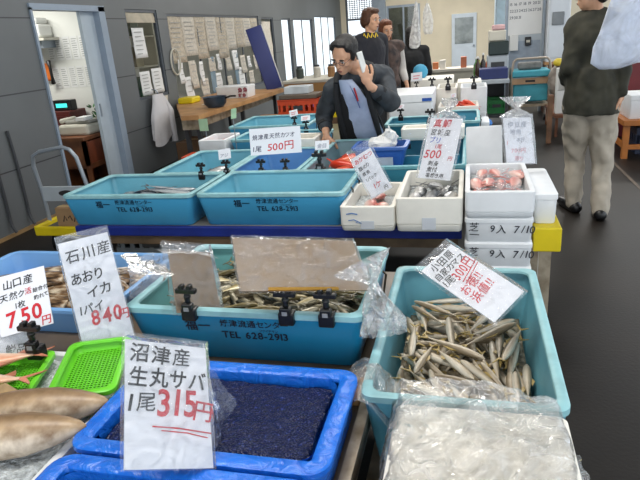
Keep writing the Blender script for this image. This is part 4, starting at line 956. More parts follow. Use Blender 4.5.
# tilted brown backed card at the left of the sardine tub
o, wd, h = card_from_px('price_card', 'brown back of a bagged card clipped to the left of the sardine tub', [(169, 249), (210, 252), (222, 312), (177, 312)], 1.66, 1.66, m_kraft)
sleeve(o, wd, h, .14, .06, .02, -.1, m_film, 7, .05)
draped('bag_tail', lambda u, v: (-wd * .5 - .20 * u * (1 - .15 * v) + .02, .02 - .03 * u + .03 * math.sin(v * 4 + u * 3), h * (.52 - .42 * v) - .09 * u + .06 * u * (1 - v)), 18, 12, m_film_m, .012, 22, 9, o)
draped('bag_top', lambda u, v: (wd * (-.7 + 1.3 * u), .01 - .03 * v, h * (.5 + .06 * math.sin(u * PI)) - .03 * v), 14, 6, m_film_m, .008, 24, 12, o)
# wide brown backed card
o, wd, h = card_from_px('price_card', 'wide brown back of a bagged card held by two clips over the sardine tub', [(231, 238), (358, 239), (368, 290), (246, 289)], 1.62, 1.62, m_kraft)
sleeve(o, wd, h, .015, .03, .014, 0, m_film, 11)
MB().box(-wd * .30, wd * .24, -.012, -.006, -h * .5 - .006, -h * .5 + .004).build('brass_rod', mat('brass_rod', (196, 150, 70), .3, .1, 4, metal=.6), o)
# twisted loose end of its bag
b = MB(); lo = []
ca, cb_, cc = PY(360, 262, 1.58), PY(373, 284, 1.575), PY(384, 334, 1.55)
for i in range(15):
    t_ = i / 14
    if t_ < .45: p = ca.lerp(cb_, t_ / .45); hh = .085 * (1 - t_ / .45) + .010; ww = .012
    else: p = cb_.lerp(cc, (t_ - .45) / .55); hh = .012 + .055 * min(1, (t_ - .45) / .4); ww = .010 + .018 * (t_ - .45)
    dr = (cb_ - ca).normalized() if t_ < .45 else (cc - cb_).normalized(); sd = Vector((0, 1, 0)).cross(dr).normalized()
    lo.append([p + sd * hh * math.cos(2 * PI * k / 26) * (1 + .16 * math.sin(k * 5 + i)) + Vector((0, 1, 0)) * ww * math.sin(2 * PI * k / 26) * (1 + .5 * math.sin(k * 3.1 + i * .7)) for k in range(26)])
b.loft(lo); b.xform(o.matrix_world.inverted()); tw = b.build('twisted_bag_end', m_film_w, o, True)
for q, lb in (((190, 313), 'black clip on the rim of the sardine tub holding the small brown card'), ((287, 317), 'black clip left of the two under the wide brown card'), ((327, 319), 'black clip right of the two under the wide brown card')):
    p = PY(q[0], q[1], 1.556); clip((p.x, 1.556, .735), lb, 0, 1.05)
# barracuda card
o, wd, h = card_from_px('price_card', 'bagged card reading 300 yen lying tilted over the barracuda', [(421, 269), (449, 244), (524, 289), (492, 322)], 1.80, 1.80, m_card)
card_text(o, wd, h, [('小田原', .16, .13, .22, 0), ('自家カマス', .04, .24, .19, 0), ('1尾', .04, .36, .22, 0)], 'black_writing', m_ink)
card_text(o, wd, h, [('300円', .34, .40, .30, 8, .012, .8), ('お徳!!', .14, .58, .25, 6), ('浜値!!', .14, .73, .25, 6)], 'red_price', m_red, under=[([(.36, .44), (1.0, .35)], .022), ([(.36, .48), (.98, .39)], .018)])
sleeve(o, wd, h, .1, .06, .012, 0, m_film, 13)
# clear film over the corner of the barracuda tub
tag(draped('plastic_film', lambda u, v: (-.34 + .26 * u, 1.31 + .20 * v - .05 * u, .65 - .06 * abs(v - .5) + .04 * math.sin(u * 6) - .10 * u - .16 * max(0, .2 - u)), 26, 16, m_film_w, .022, 14, 21, fine=.5), 'crumpled clear film spilling over the near left corner of the barracuda tub', 'plastic film')
# big crumpled bag
def bagpt(u, v):
    x = -.235 + .57 * u; y = .72 + .62 * v; z = .672 + .03 * max(0, v - .8) * 4 * math.sin(u * 4 + .6)
    ed = max(0, abs(u - .46) - .34) / .16; z -= .16 * min(1, ed) ** 1.4; z -= .05 * max(0, .12 - v) * 8
    return (x + (.05 * min(1, ed) if u < .5 else -.05 * min(1, ed)), y, z)
tag(draped('clear_plastic_bag', bagpt, 44, 40, m_film_w, .016, 11, 31, fine=.7, sharp=35), 'big crumpled clear plastic bag over the foam box in the right front corner', 'plastic bag')

# ================================================================== CARDS AND CLIPS ON THE BACK TABLE
o, wd, h = card_from_px('price_card', 'wide white card reading 500 yen held by two clips behind the empty tub', [(249, 129), (300, 126), (302, 152), (251, 156)], 3.55, 3.54, m_card)
card_text(o, wd, h, [('焼津産天然カツオ', .05, .42, .112, 2, .008, .92), ('1尾', .05, .86, .13, 0, .006)], 'black_writing', mat('blue_black_ink', (34, 44, 80), .6, .05))
card_text(o, wd, h, [('500円', .33, .86, .19, 2, .008, 1.1)], 'red_price', m_red)
o['label'] = 'wide white card reading 500 yen on two clips behind the empty tub'
o, wd, h = card_from_px('price_card', 'tall narrow card reading 500 yen in a bag above the box of silver fish', [(431, 117), (462, 119), (450, 180), (417, 178)], 3.42, 3.1, m_card)
card_text(o, wd, h, [('真鯛', .14, .14, .26, 0, .014), ('1尾', .34, .50, .16, 0), ('500', .04, .66, .34, 0, .014), ('円', .8, .68, .14, 0)], 'red_price', m_red)
card_text(o, wd, h, [('宮城産', .12, .28, .2, 0, .01), ('刺身', .22, .78, .16, 0), ('煮付', .22, .88, .16, 0), ('塩焼き用', .22, .97, .14, 0)], 'black_writing', m_ink)
card_text(o, wd, h, [('ブリ', .14, .41, .2, 0, .012)], 'blue_writing', mat('blue_ink', (40, 80, 190), .6, .05))
sleeve(o, wd, h, .12, .02, .014, 0, m_film, 17, .02)
b = MB(); lo = []
for i, (hh, ww) in enumerate(((.085, .02), (.05, .03), (.012, .012), (.03, .02), (.05, .015), (.045, .006))):
    lo.append([Vector((ww * 0 + hh * math.cos(2 * PI * k / 16) * (1 + .2 * math.sin(k * 5 + i)), ww * math.sin(2 * PI * k / 16), h / 2 + .005 + i * .022)) for k in range(16)])
b.loft(lo); b.build('bag_knot', m_film_w, o, True)
o, wd, h = card_from_px('price_card', 'white card with a red heading leaning in the low scrawled foam box', [(351, 158), (370, 149), (392, 186), (372, 200)], 3.12, 3.0, m_card)
card_text(o, wd, h, [('あかむつ', .06, .17, .24, 3, .014), ('1ケ', .34, .84, .30, 0, .012)], 'red_price', m_red)
card_text(o, wd, h, [('脂のり', .08, .34, .2, 3), ('煮魚', .12, .48, .18, 3), ('1パック', .16, .62, .18, 3), ('円', .7, .96, .2, 3)], 'black_writing', m_ink)
sleeve(o, wd, h, .14, .06, .012, .1, m_film, 19, .1)
o, wd, h = card_from_px('price_card', 'faint bagged card with a knotted top leaning on the foam lid', [(504, 118), (530, 117), (536, 163), (506, 164)], 3.58, 3.5, m_card)
card_text(o, wd, h, [('伊豆産', .14, .2, .22, 0, .004), ('地魚', .2, .36, .2, 0, .004), ('本日', .4, .52, .16, 0, .004)], 'black_writing', mat('faint_grey_ink', (138, 146, 164), .6, .05))
card_text(o, wd, h, [('1', .06, .58, .2, 0), ('700円', .2, .76, .2, 0, .002), ('限り', .3, .93, .18, 0, .002)], 'red_price', mat('faint_red_ink', (220, 150, 160), .6, .05))
sleeve(o, wd, h, .12, .04, .016, 0, m_film_m, 23, .02)
b = MB(); lo = []
for i, (hh, ww) in enumerate(((.09, .02), (.06, .03), (.014, .014), (.035, .02), (.07, .012), (.085, .005))):
    lo.append([Vector((hh * math.cos(2 * PI * k / 18) * (1 + .22 * math.sin(k * 5 + i)), ww * math.sin(2 * PI * k / 18) * (1 + .4 * math.sin(k * 4)), h / 2 + .006 + i * .024)) for k in range(18)])
b.loft(lo); b.build('bag_knot', m_film_w, o, True)
for q, yy, lb in (((262, 173), 3.545, 'black clip left of the two under the wide 500 yen card'), ((286, 172), 3.545, 'black clip right of the two under the wide 500 yen card'), ((202, 175), 3.475, 'black clip on the far rim of the saury tub without a card'),
                  ((227, 172), 3.545, 'black clip holding a small card between the saury tub and empty tub'), ((320, 166), 3.545, 'black clip with a small card on the rim of the narrow red fish tub')):
    clip((PY(q[0], q[1], yy).x, yy, .735), lb, 0, 1.4 if 'narrow red' in lb else .95)
for px_, yy, lb, s_ in ([[(218, 150), (230, 148), (231, 158), (219, 160)], 3.54, 'small white card on the clip between the saury tub and empty tub', 'アジ'], [[(315, 141), (329, 140), (329, 149), (315, 150)], 3.54, 'small white card on the rim of the narrow red fish tub', '金目'],
                       [[(231, 109), (236, 108), (236, 118), (231, 119)], 4.72, 'tiny pale green card by the far left tub', None]):
    o, wd, h = card_from_px('price_card', lb, px_, yy, yy - .002, m_card if s_ else mat('pale_green_card', (176, 216, 180), .6), group='small price cards')
    if s_: card_text(o, wd, h, [(s_, .15, .8, .36, 0, .006)], 'black_writing', mat('faint_grey_ink', (138, 146, 164)))
b = MB(); b.tube([(0, 0, 0), (0, 0, .30)], .004, 6); o = b.build('card_stick', m_alu); p = PY(233, 119, 4.725); o.location = (p.x, 4.727, .56); o.scale = (1, 1, max(.3, (p.z - .56) / .3)); tag(o, 'thin metal stick carrying the tiny pale green card', 'stick')
for px_, yy, lb in ([[(289, 111), (297, 109), (298, 115), (290, 117)], 5.53, 'tiny white card on the far pale blue tub'], [[(301, 116), (310, 115), (310, 120), (301, 121)], 5.2, 'tiny white card on the tub beside the lowered hand'], [[(404, 131), (411, 130), (411, 134), (404, 135)], 4.43, 'tiny white card in the white foam tray'],
                    [[(397, 105), (404, 104), (404, 108), (397, 109)], 5.37, 'tiny white card at the left of the small teal tub'], [[(451, 94), (456, 93), (456, 97), (451, 98)], 6.56, 'tiny white card in front of the bright red fish'], [[(411, 73), (422, 72), (422, 80), (411, 82)], 7.80, 'tiny white card before the woman in black']):
    o, wd, h = card_from_px('price_card', lb, px_, yy, yy - .002, m_card, group='small price cards')
    stroke(tb := MB(), [(-wd * .3, h * .1), (wd * .3, h * .1)], h * .12); stroke(tb, [(-wd * .3, -h * .2), (wd * .2, -h * .2)], h * .12)
    for v in tb.v: v.y = -.002
    tb.build('red_scribble', mat('faint_red_ink', (220, 150, 160)), o)
    c = px_[3]; p = PY((c[0] + px_[2][0]) / 2, c[1], yy); clip((p.x, yy + .006, p.z - .088), lb.replace('tiny white card', 'black clip under the tiny white card', 1), 0, .95)
for q, yy, lb in (((430, 116), 5.37, 'black clip at the right of the small teal tub'), ((432, 84), 7.16, 'black clip on the clipped white foam box'), ((448, 79), 7.13, 'black clip on the gap of the two far foam boxes'), ((474, 77), 7.11, 'black clip on the long white foam box')):
    p = PY(q[0], q[1], yy); clip((p.x, yy + .004, .735 if yy < 6 else .862), lb, 0, 1.3)

# blue basket with crumpled paper, in the teal tub
t = thing('blue_basket', 'dark blue basket with a white label panel standing in the teal tub', 'basket', (-.58, 3.93, .60))
b = MB(); b.loft([rr_loop(.25, .2, .02, 0), rr_loop(.35, .26, .03, .23), rr_loop(.33, .24, .03, .23), rr_loop(.235, .185, .02, .012)], True, True); b.build('body', mat('blue_basket_plastic', (48, 96, 178), .4, .06), t, True)
b = MB(); b.loft([rr_loop(.35 + 2 * a, .26 + 2 * a, .03, z) for a, z in ((0, .21), (.012, .214), (.012, .232), (-.012, .234))]); b.build('rim', mat('blue_basket_rim', (60, 104, 180), .4, .06), t, True)
b = MB().box(-.075, .075, -.003, 0, .05, .17); b.xform(Matrix.Translation((.02, -.123, 0)) @ Matrix.Rotation(.13, 4, 'X')); b.build('label_panel', mat('grey_white_panel', (196, 204, 218), .5), t)
pp = MB(); pp.ell((0, 0, 0), .10, .075, .05, None, 16); pp.ell((.05, .01, .045), .05, .05, .045, None, 14); pp.ell((.045, 0, .085), .02, .02, .03)
o = pp.build('crumpled_paper', m_paper, None, True); o.location = (-.57, 3.93, .835)
for v in o.data.vertices: v.co += Vector((noise.noise(v.co * 40), noise.noise(v.co * 40 + Vector((3, 0, 0))), noise.noise(v.co * 40 + Vector((0, 3, 0))))) * .026
o.data.shade_flat()
tag(o, 'crumpled white paper heaped in the dark blue basket', 'paper')
b = MB(); b.loft([rr_loop(.24, .19, .02, 0), rr_loop(.30, .22, .02, .16)], True, True); o = b.build('packed_ice', m_ice, None, True); o.location = (-.58, 3.93, .615); tag(o, 'ice packed under the paper in the blue basket', 'ice')
sup = tag(MB().bbox(-.76 + .0, -.40, 3.82, 4.04, .577, .599, .004).build('foam_slab', m_foam), 'thin foam slab under the blue basket', 'slab')

V_ = Vector
# ================================================================== HAND TRUCK, WORKTOP BY THE WALL
t = thing('hand_truck', 'grey tube handled platform truck with yellow bumper by the grey wall', 'hand truck', (-3.1, 3.95, 0))
m_tube = mat('grey_tube', (150, 158, 166), .35, .06, metal=.3)
hb = MB(); pts = []
A_, B_ = Vector((-.30, 0, .18)), Vector((.16, .0, .18))
for q in [(-.30, 0, .18), (-.305, 0, .5), (-.315, -.02, .74), (-.29, -.03, .82), (-.22, -.03, .855), (.0, -.03, .885), (.06, -.03, .865), (.10, -.02, .80), (.14, 0, .5), (.16, 0, .18)]: pts.append(q)
hb.tube(pts, .016, 10); hb.build('handle', m_tube, t, True)
pn = MB().box(-.295, .15, -.012, .012, .44, .56); pn.build('handle_panel', mat('pale_grey_panel', (168, 176, 182), .45, .05), t)
b = MB(); b.ell((-.07, -.014, .505), .075, .003, .026); b.build('oval_badge', mat('dark_badge', (46, 44, 44), .4), t, True)
MB().bbox(-.29, .31, -.14, .42, .205, .24, .01).build('deck', mat('dark_deck', (70, 72, 74), .6), t)
b = MB(); b.bbox(-.30, .32, -.175, -.14, .19, .27, .012); b.bbox(-.325, -.285, -.175, .43, .19, .275, .012); b.build('bumper', m_yellow, t)
for x in (-.22, .24):
    for y in (-.02, .34):
        w_ = MB(); w_.xform(Matrix()); w_.lathe([(.03, -.018), (.094, -.018), (.102, -.01), (.102, .01), (.094, .018), (.03, .018)], n=20); w_.xform(Matrix.Translation((x, y, .103)) @ Matrix.Rotation(PI / 2, 4, 'Y')); w_.build('caster', m_black, t, True)
ctn = thing('carton', 'brown carton with dark lettering on the deck of the hand truck', 'carton', (-3.02, 3.95, .241))
m_cart = mat('carton_board', (160, 128, 92), .7, .08, 6)
MB().bbox(-.2, .22, -.13, -.025, 0, .175, .004).build('body', m_cart, ctn)
tb = MB(); [stroke(tb, [(-.14 + q * .05, .08 + (q % 2) * .03), (-.12 + q * .05, .13), (-.105 + q * .05, .09)], .012) for q in range(6)]; tb.xform(Matrix.Translation((0, -.132, -.02))); tb.build('lettering', mat('carton_print', (70, 52, 40), .7), ctn)
MB().box(-.2, .22, -.1, -.06, .1752, .1762).build('tape', mat('packing_tape', (196, 170, 120), .4), ctn)

wt = thing('long_worktop', 'long pale wooden worktop along the wall under the newspapers', 'worktop', (-3.55, 7.9, 0))
MB().loft([[V_((x, y, z)) for x, y in ((-.55, -.1), (.22, -1.5), (.45, -1.5), (.6, 1.5), (-.55, 1.75))] for z in (.72, .775)], True, True).build('tabletop', m_lwood, wt)
MB().box(.2, .42, -1.46, -1.43, .6, .72).build('apron', m_steel, wt); MB().box(.40, .43, -1.43, 1.4, .62, .72).build('apron', m_steel, wt)
for x, y in ((-.5, .0), (-.5, 1.6), (.2, -1.42), (.36, -1.42), (.38, 0), (.42, 1.38)): MB().box(x, x + .05, y, y + .05, 0, .72).build('leg', m_dgrey, wt)
t = foam_box('white foam box with red print on the worktop under the newspapers', -3.62, -3.12, 8.15, 8.5, .776, .17, GF, True, slot=False)
tb = MB(); write(tb, '魚魚', .1, .07, .075, 0, .02, 0, .02); write(tb, '鮮魚', .1, .0, .06, 0, .02, 0, .02); tb.xform(Matrix.Translation((0, -.178, .015))); tb.build('red_print', mat('dark_red_print', (150, 40, 60), .6), t)
t = thing('dark_pot', 'dark blue grey pot at the near edge of the worktop', 'pot', (-3.2, 7.15, .776))
MB().lathe([(.10, 0), (.145, .05), (.155, .13), (.165, .135), (.15, .13), (.135, .05), (.09, .015)], n=22).build('bowl', mat('pot_metal', (62, 76, 92), .3, .1, 6, metal=.3), t, True)
hd = MB(); hd.tube([(.15, 0, .11), (.22, 0, .13), (.3, -.02, .13)], .012); hd.build('handle', m_black, t)
t = thing('ladle', 'pale green paper tag on a metal ladle in front of the worktop', 'ladle', (-3.0, 6.33, 0))
ld = MB(); ld.tube([(0, 0, .0), (.0, 0, .64)], .008, 6); ld.build('shaft', m_alu, t); MB().box(-.07, .04, -.012, -.006, .6, .74).build('tag', mat('pale_green_card', (176, 216, 180)), t)
tag(MB().bbox(-4.03, -3.8, 7.72, 8.0, .776, .86, .02).build('yellow_tub', m_yellow), 'small yellow box on the near end of the worktop', 'box')
tag(draped('white_papers', lambda u, v: (-3.55 + .25 * u, 7.45 + .3 * v, .782), 6, 6, m_paper, .004, 9), 'loose white papers lying on the worktop', 'paper')
# navy board
o = block('navy_board', 'tall navy board leaning against the windows at the end of the worktop', 'board', Vector((-3.1, 9.35, .776)), .26, 1.02, .05, Vector((.92, .38, 0)).normalized(), Vector((-.42, .0, .72)).normalized(), mat('navy_board', (42, 52, 112), .5, .06, 4))
MB().bbox(.132, .146, 0, .05, 0, 1.02, .004).build('pale_edge', m_white, o)
# clutter under the worktop
def carton(label, cx, cy, z0, wd, d, h, c=(168, 124, 78), rz=0, name='carton', cat='carton'):
    t = thing(name, label, cat, (cx, cy, z0), rz); MB().bbox(-wd / 2, wd / 2, -d / 2, d / 2, 0, h, .005).build('body', mat('board_%d_%d_%d' % c, c, .7, .1, 5), t)
    MB().box(-wd / 2 + .01, wd / 2 - .01, -.025, .025, h, h + .0015).build('tape', mat('packing_tape', (196, 170, 120)), t); return t
carton('orange brown carton under the far end of the worktop', -2.74, 7.95, .301, .42, .4, .22, (190, 124, 58)); carton('dull brown carton beneath the orange brown one', -2.74, 7.95, .001, .46, .44, .299, (134, 92, 56))
carton('brown carton on the floor under the middle of the worktop', -3.5, 7.2, .001, .5, .5, .36, (112, 82, 56))
crate('yellow green crate on the floor before the worktop', -2.62, 6.95, .34, .42, .36, .22, mat('yellow_green_plastic', (186, 176, 40), .5, .1)); crate('grey crate on the floor under the yellow green one', -2.62, 6.95, .001, .44, .4, .337, m_gcrate)
for k, (x, y) in enumerate(((-2.95, 5.95), (-2.72, 5.55))):
    tag(MB().bbox(x - .15, x + .15, y - .14, y + .14, .001, .40, .01).build('orange_box', mat('orange_red_plastic', (212, 74, 34), .45, .1)), 'low orange box on the floor behind the pale blue tub, %s the worktop' % ('nearer', 'farther from')[k], 'box')
# pile on pale blue tub: orange parcel and white cloth
foam_box('small white foam box with orange fish by the wide 500 yen card', -2.33, -2.07, 4.72, 5.1, .561, .2, GF, slot=False)
hf = HF(-2.31, -2.09, 4.75, 5.08, .66)
lay_fish([make_fish('orange_fish', .2, .04, .026, [m_redf, m_redfin, m_eye], .55, .16, True, n=12)], hf, [(-2.2, 4.86, .3), (-2.2, 4.96, 2.9), (-2.21, 4.91, .1)], .2, .028, 'orange_fish',
         ['orange fish in the small foam box at the far left, nearest', 'orange fish in the small foam box at the far left, farthest', 'orange fish in the small foam box at the far left, on top'], 'fish', 'orange fish in the small foam box')
# orange and yellow crates beyond the pale tubs, table with white panel
crate('orange red plastic crate beyond the pale blue tubs', -2.03, 7.15, .60, .52, .4, .24, mat('orange_red_plastic', (212, 74, 34)), name='fish_crate'); crate('yellow plastic crate right of the orange red one', -1.58, 7.2, .60, .28, .4, .28, m_yellow, name='fish_crate')
carton('brown carton on the floor under the orange red crate', -2.03, 7.15, .001, .54, .42, .598, (108, 82, 60)); carton('brown carton on the floor under the yellow crate', -1.58, 7.2, .001, .3, .4, .598, (108, 82, 60))
tag(MB().bbox(-2.27, -1.8, 6.97, 7.33, .841, .89, .006).build('brown_board', mat('grey_brown_board', (104, 90, 76), .6)), 'grey brown slab lying on the orange red crate', 'slab')
tag(MB().bbox(-2.24, -1.92, 7.1, 7.35, .891, .98, .008).build('white_case', mat('pale_case', (206, 212, 216), .5)), 'pale grey white case on the grey brown slab', 'case')
t = table('wooden_table', 'brown table with clutter below the bright windows', -2.72, -1.9, 8.55, 9.6, .94, m_offw, m_brown)
MB().box(-.38, .38, -.5, -.47, .2, .9).build('front_panel', mat('ochre_panel', (176, 132, 76), .5, .1, 3), t)
tag(MB().bbox(-2.2, -1.68, 7.86, 8.2, .56, .64, .01).build('blue_board', mat('royal_blue', (38, 70, 170), .4)), 'blue slab on the stand before the brown table', 'slab')
tag(MB().bbox(-2.2, -1.68, 7.86, 8.2, .001, .559, .01).build('brown_stand', mat('ochre_panel', (176, 132, 76))), 'ochre stand under the blue slab', 'stand')
for k, (x, y, c, n_) in enumerate(((-2.55, 9.0, (60, 70, 66), 'dark'), (-2.3, 9.1, (200, 196, 186), 'cream'), (-2.05, 9.0, (150, 110, 70), 'tan'))):
    t = thing('jar', '%s jar on the brown table below the bright windows' % n_, 'jar', (x, y, .941)); MB().lathe([(.05, 0), (.06, .02), (.06, .14), (.04, .16)], n=14).build('body', mat('jar_' + n_, c, .4), t, True); MB().lathe([(.045, .16), (.045, .185)], n=14).build('lid', m_dgrey, t)

# ================================================================== FAR EQUIPMENT
m_ltgrey = mat('light_grey_metal', (176, 184, 190), .4, .06, 4, metal=.15); m_cream = mat('cream_metal', (214, 208, 196), .45, .05)
t = thing('work_bench', 'grey steel bench loaded with gear right of the far foam boxes', 'bench', (.36, 9.6, 0))
MB().bbox(-.3, .20, -.6, .6, .70, .76, .008).build('tabletop', m_ltgrey, t); MB().box(-.26, .18, -.5, .55, .2, .24).build('lower_shelf', m_dgrey, t); MB().box(-.26, .18, .5, .53, .24, .7).build('back_panel', m_dgrey, t)
for x in (-.27, .15):
    for y in (-.56, .52): MB().box(x, x + .04, y, y + .04, 0, .7).build('leg', m_dgrey, t)
tag(MB().bbox(.14, .54, 9.08, 9.4, .761, .91, .01).build('navy_box', mat('navy_plastic', (38, 50, 104), .45)), 'navy blue box on the grey steel bench', 'box')
t = thing('scale_machine', 'dark topped cream weighing machine on the grey steel bench', 'machine', (.42, 9.85, .761))
MB().bbox(-.16, .16, -.15, .15, 0, .30, .02).build('body', m_ltgrey, t); MB().bbox(-.14, .16, -.17, .1, .30, .50, .02).build('screen_unit', mat('dark_green_case', (34, 50, 48), .3), t); MB().bbox(-.14, .12, -.05, .2, .50, .66, .02).build('top_tray', m_offw, t); MB().box(-.1, .1, -.157, -.15, .08, .2).build('keypad', m_dgrey, t)
tag(MB().bbox(.33, .52, 9.80, 10.0, 1.422, 1.5, .02).build('folded_cloth', mat('pink_white_cloth', (220, 180, 180), .8)), 'pink and white bundle on top of the weighing machine', 'cloth')
for k, (x, y, h_, c, n_) in enumerate(((.12, 9.5, .3, (60, 40, 30), 'dark brown'), (.2, 9.6, .34, (40, 34, 34), 'black'), (.14, 9.85, .26, (190, 190, 60), 'yellow'), (.28, 9.75, .3, (196, 90, 50), 'orange'), (.1, 9.7, .28, (80, 130, 60), 'green'))):
    t = thing('bottle', '%s bottle among the bottles on the grey steel bench' % n_, 'bottle', (x, y, .761), group='bottles on the steel bench')
    MB().lathe([(.035, 0), (.04, .02), (.04, h_ * .6), (.014, h_ * .8), (.014, h_)], n=12).build('body', mat('bottle_' + n_.replace(' ', '_'), c, .25), t, True); MB().lathe([(.017, h_ * .94), (.017, h_ + .012)], n=10).build('cap', m_white, t)
# green crate on lower shelf, tall light blue post unit
crate('green crate on the lower shelf of the steel bench', .4, 9.5, .241, .3, .5, .2, mat('deep_green_plastic', (30, 120, 60), .5))
t = thing('tall_locker', 'tall pale blue grey locker behind the weighing machine', 'locker', (.62, 12.4, 0))
MB().bbox(-.16, .14, -.25, .25, 0, 2.3, .01).build('body', mat('pale_blue_grey', (186, 206, 218), .45), t); MB().box(-.13, .11, -.256, -.25, .1, 2.2).build('door', mat('pale_blue_door', (172, 196, 210), .45), t); MB().box(.06, .085, -.275, -.256, 1.1, 1.25).build('handle', m_alu, t)
# board with the calendar
t = thing('notice_panel', 'grey standing panel carrying the printed calendar sheet', 'panel', (.90, 11.0, 0))
MB().bbox(-.30, .30, 0, .06, .2, 2.35, .005).build('board', m_ltgrey, t)
for x in (-.32, .28): MB().box(x, x + .04, -.03, .09, 0, 2.38).build('post', m_alu, t)
MB().box(-.26, .26, -.01, 0, .75, 1.2).build('lower_pocket', mat('pocket_grey', (150, 162, 176), .35), t)
t = thing('calendar', 'white calendar sheet with rows of grey numbers on the grey panel', 'calendar', (.90, 10.998, 1.72))
MB().box(-.27, .27, -.004, 0, -.42, .42).build('sheet', m_paper, t); tb = MB()
for r_ in range(5):
    for c_ in range(7):
        n_ = r_ * 7 + c_ + 1
        if n_ <= 31: write(tb, str(n_), -.25 + c_ * .073, .26 - r_ * .105, .062, 0, .012, 0, 0)
tb.xform(Matrix.Translation((0, -.0055, 0))); tb.build('printed_numbers', mat('grey_number_ink', (96, 100, 110), .6), t)
tb = MB(); tb.box(-.27, .27, -.006, -.004, .36, .42); tb.build('heading_band', mat('brown_heading', (120, 84, 66), .6), t)
t = thing('pouch', 'small dark pouch hanging on the grey panel below the calendar', 'pouch', (.96, 10.985, 1.12)); MB().bbox(-.05, .05, -.04, 0, 0, .14, .01).build('bag', m_black, t); MB().bbox(-.03, .03, -.045, -.04, .05, .09, .004).build('label', m_offw, t)
tag(MB().bbox(.66, .80, 10.93, 10.985, 1.05, 1.3, .006).build('file_box', m_white), 'white pocket file hanging left below the calendar', 'file')
# white cabinet unit on a counter
t = thing('white_unit', 'tall white cabinet unit with a grey handle right of the calendar', 'cabinet', (1.42, 10.9, 0))
MB().bbox(-.19, .16, -.15, .3, .84, 2.4, .015).build('body', mat('cool_white_metal', (222, 226, 230), .4, .03), t); MB().bbox(-.16, .13, -.165, -.15, .9, 2.36, .006).build('door', mat('cool_white_door', (214, 220, 226), .4, .03), t)
b = MB(); b.bbox(-.12, .06, -.19, -.165, 1.42, 1.62, .008); b.build('latch', mat('latch_grey', (130, 136, 140), .4), t); MB().bbox(-.19, .16, -.14, .28, 0, .8, .01).build('base', m_brown, t); MB().box(-.2, .2, -.18, .3, .8, .84).build('counter', m_lwood, t)
# cart with teal tray
t = thing('tool_cart', 'brown framed cart with teal trays before the grey panel', 'cart', (.90, 9.75, 0))
fr = MB()
for x in (-.27, .27): fr.tube([(x, -.2, .05), (x, -.2, .84), (x * .95, -.2, .95), (x * .8, -.2, .99)], .018); fr.tube([(x, .25, .05), (x, .25, .84)], .018)
fr.tube([(-.216, -.2, .99), (.216, -.2, .99)], .018); fr.build('frame', mat('pale_tube_frame', (176, 164, 150), .4, .08, metal=.3), t, True)
MB().bbox(-.27, .27, -.24, .25, .72, .82, .02).build('upper_tray', mat('teal_plastic', (70, 166, 184), .4), t); MB().bbox(-.25, .25, -.2, .22, .36, .62, .02).build('lower_bin', mat('teal_plastic', (70, 166, 184)), t)
MB().box(-.27, .27, -.222, -.205, .62, .71).build('wooden_panel', mat('tan_panel', (176, 144, 112), .6), t); MB().box(-.27, .27, -.2, .24, .28, .32).build('bottom_shelf', m_steel, t); MB().box(-.08, .06, -.225, -.222, .65, .68).build('dark_label', m_black, t)
for x in (-.27, .27):
    for y in (-.2, .25): w_ = MB(); w_.lathe([(.015, -.012), (.05, -.012), (.05, .012), (.015, .012)], n=14); w_.xform(Matrix.Translation((x, y, .0505)) @ Matrix.Rotation(PI / 2, 4, 'Y')); w_.build('caster', m_black, t, True)
tag(MB().bbox(.72, 1.06, 9.65, 9.85, .821, .93, .03).build('grey_bundle', mat('grey_bundle', (120, 120, 118), .6, .2, 12, .4, 30)), 'grey bundle lying on the upper teal tray of the cart', 'bundle')
# bags of mixed goods right of the cart
def puff(name, label, c, rx, ry, rz_, mt, cat='plastic bag', amp=.06, fr_=6):
    b = MB(); b.ell((0, 0, 0), rx, ry, rz_, None, 26); o = b.build(name, mt, None, True, sharp=180); s_ = random.random() * 9
    for v in o.data.vertices:
        k = noise.noise(v.co * fr_ + Vector((s_, 0, 0))) + .5 * noise.noise(v.co * fr_ * 2.4 + Vector((0, s_, 0))); v.co *= 1 + k * amp * 3
        if v.co.z < -rz_ * .85: v.co.z = -rz_ * .85
    o.location = c; return tag(o, label, cat)
m_puff = mat('mixed_bag', (168, 160, 150), .3, .3, 7, .5, 20, c2=(110, 100, 92))
puff('goods_bag', 'pale grey plastic bag of goods on the stand right of the cart', (1.27, 9.4, .66), .15, .13, .24, m_puff)
puff('yellow_bag', 'small yellow bag on top of the stand right of the cart', (1.24, 9.28, .93), .07, .06, .06, mat('yellow_film', (220, 196, 60), .4))
puff('dark_bag', 'dark bag beside the pale grey bag of goods', (1.42, 8.6, .5), .14, .14, .22, mat('dark_film', (52, 54, 64), .3, .3, 8, .4, 20))
t = thing('stand', 'low dark stand under the bags right of the cart', 'stand', (1.36, 9.0, 0)); MB().box(-.24, .2, -.55, .6, .26, .3).build('tabletop', m_brown, t)
for x in (-.22, .15):
    for y in (-.52, .55): MB().box(x, x + .035, y, y + .035, 0, .26).build('leg', m_brown, t)
tag(MB().bbox(.98, 1.04, 8.02, 8.08, 0, .62, .006).build('wooden_post', mat('worn_post', (128, 92, 66), .6, .25, 8)), 'worn wooden post standing beside the walking man', 'post')
tag(MB().bbox(1.14, 1.3, 8.55, 8.7, .301, .9, .01).build('white_bin', m_white), 'upright white bin on the stand beside the walking man', 'bin')
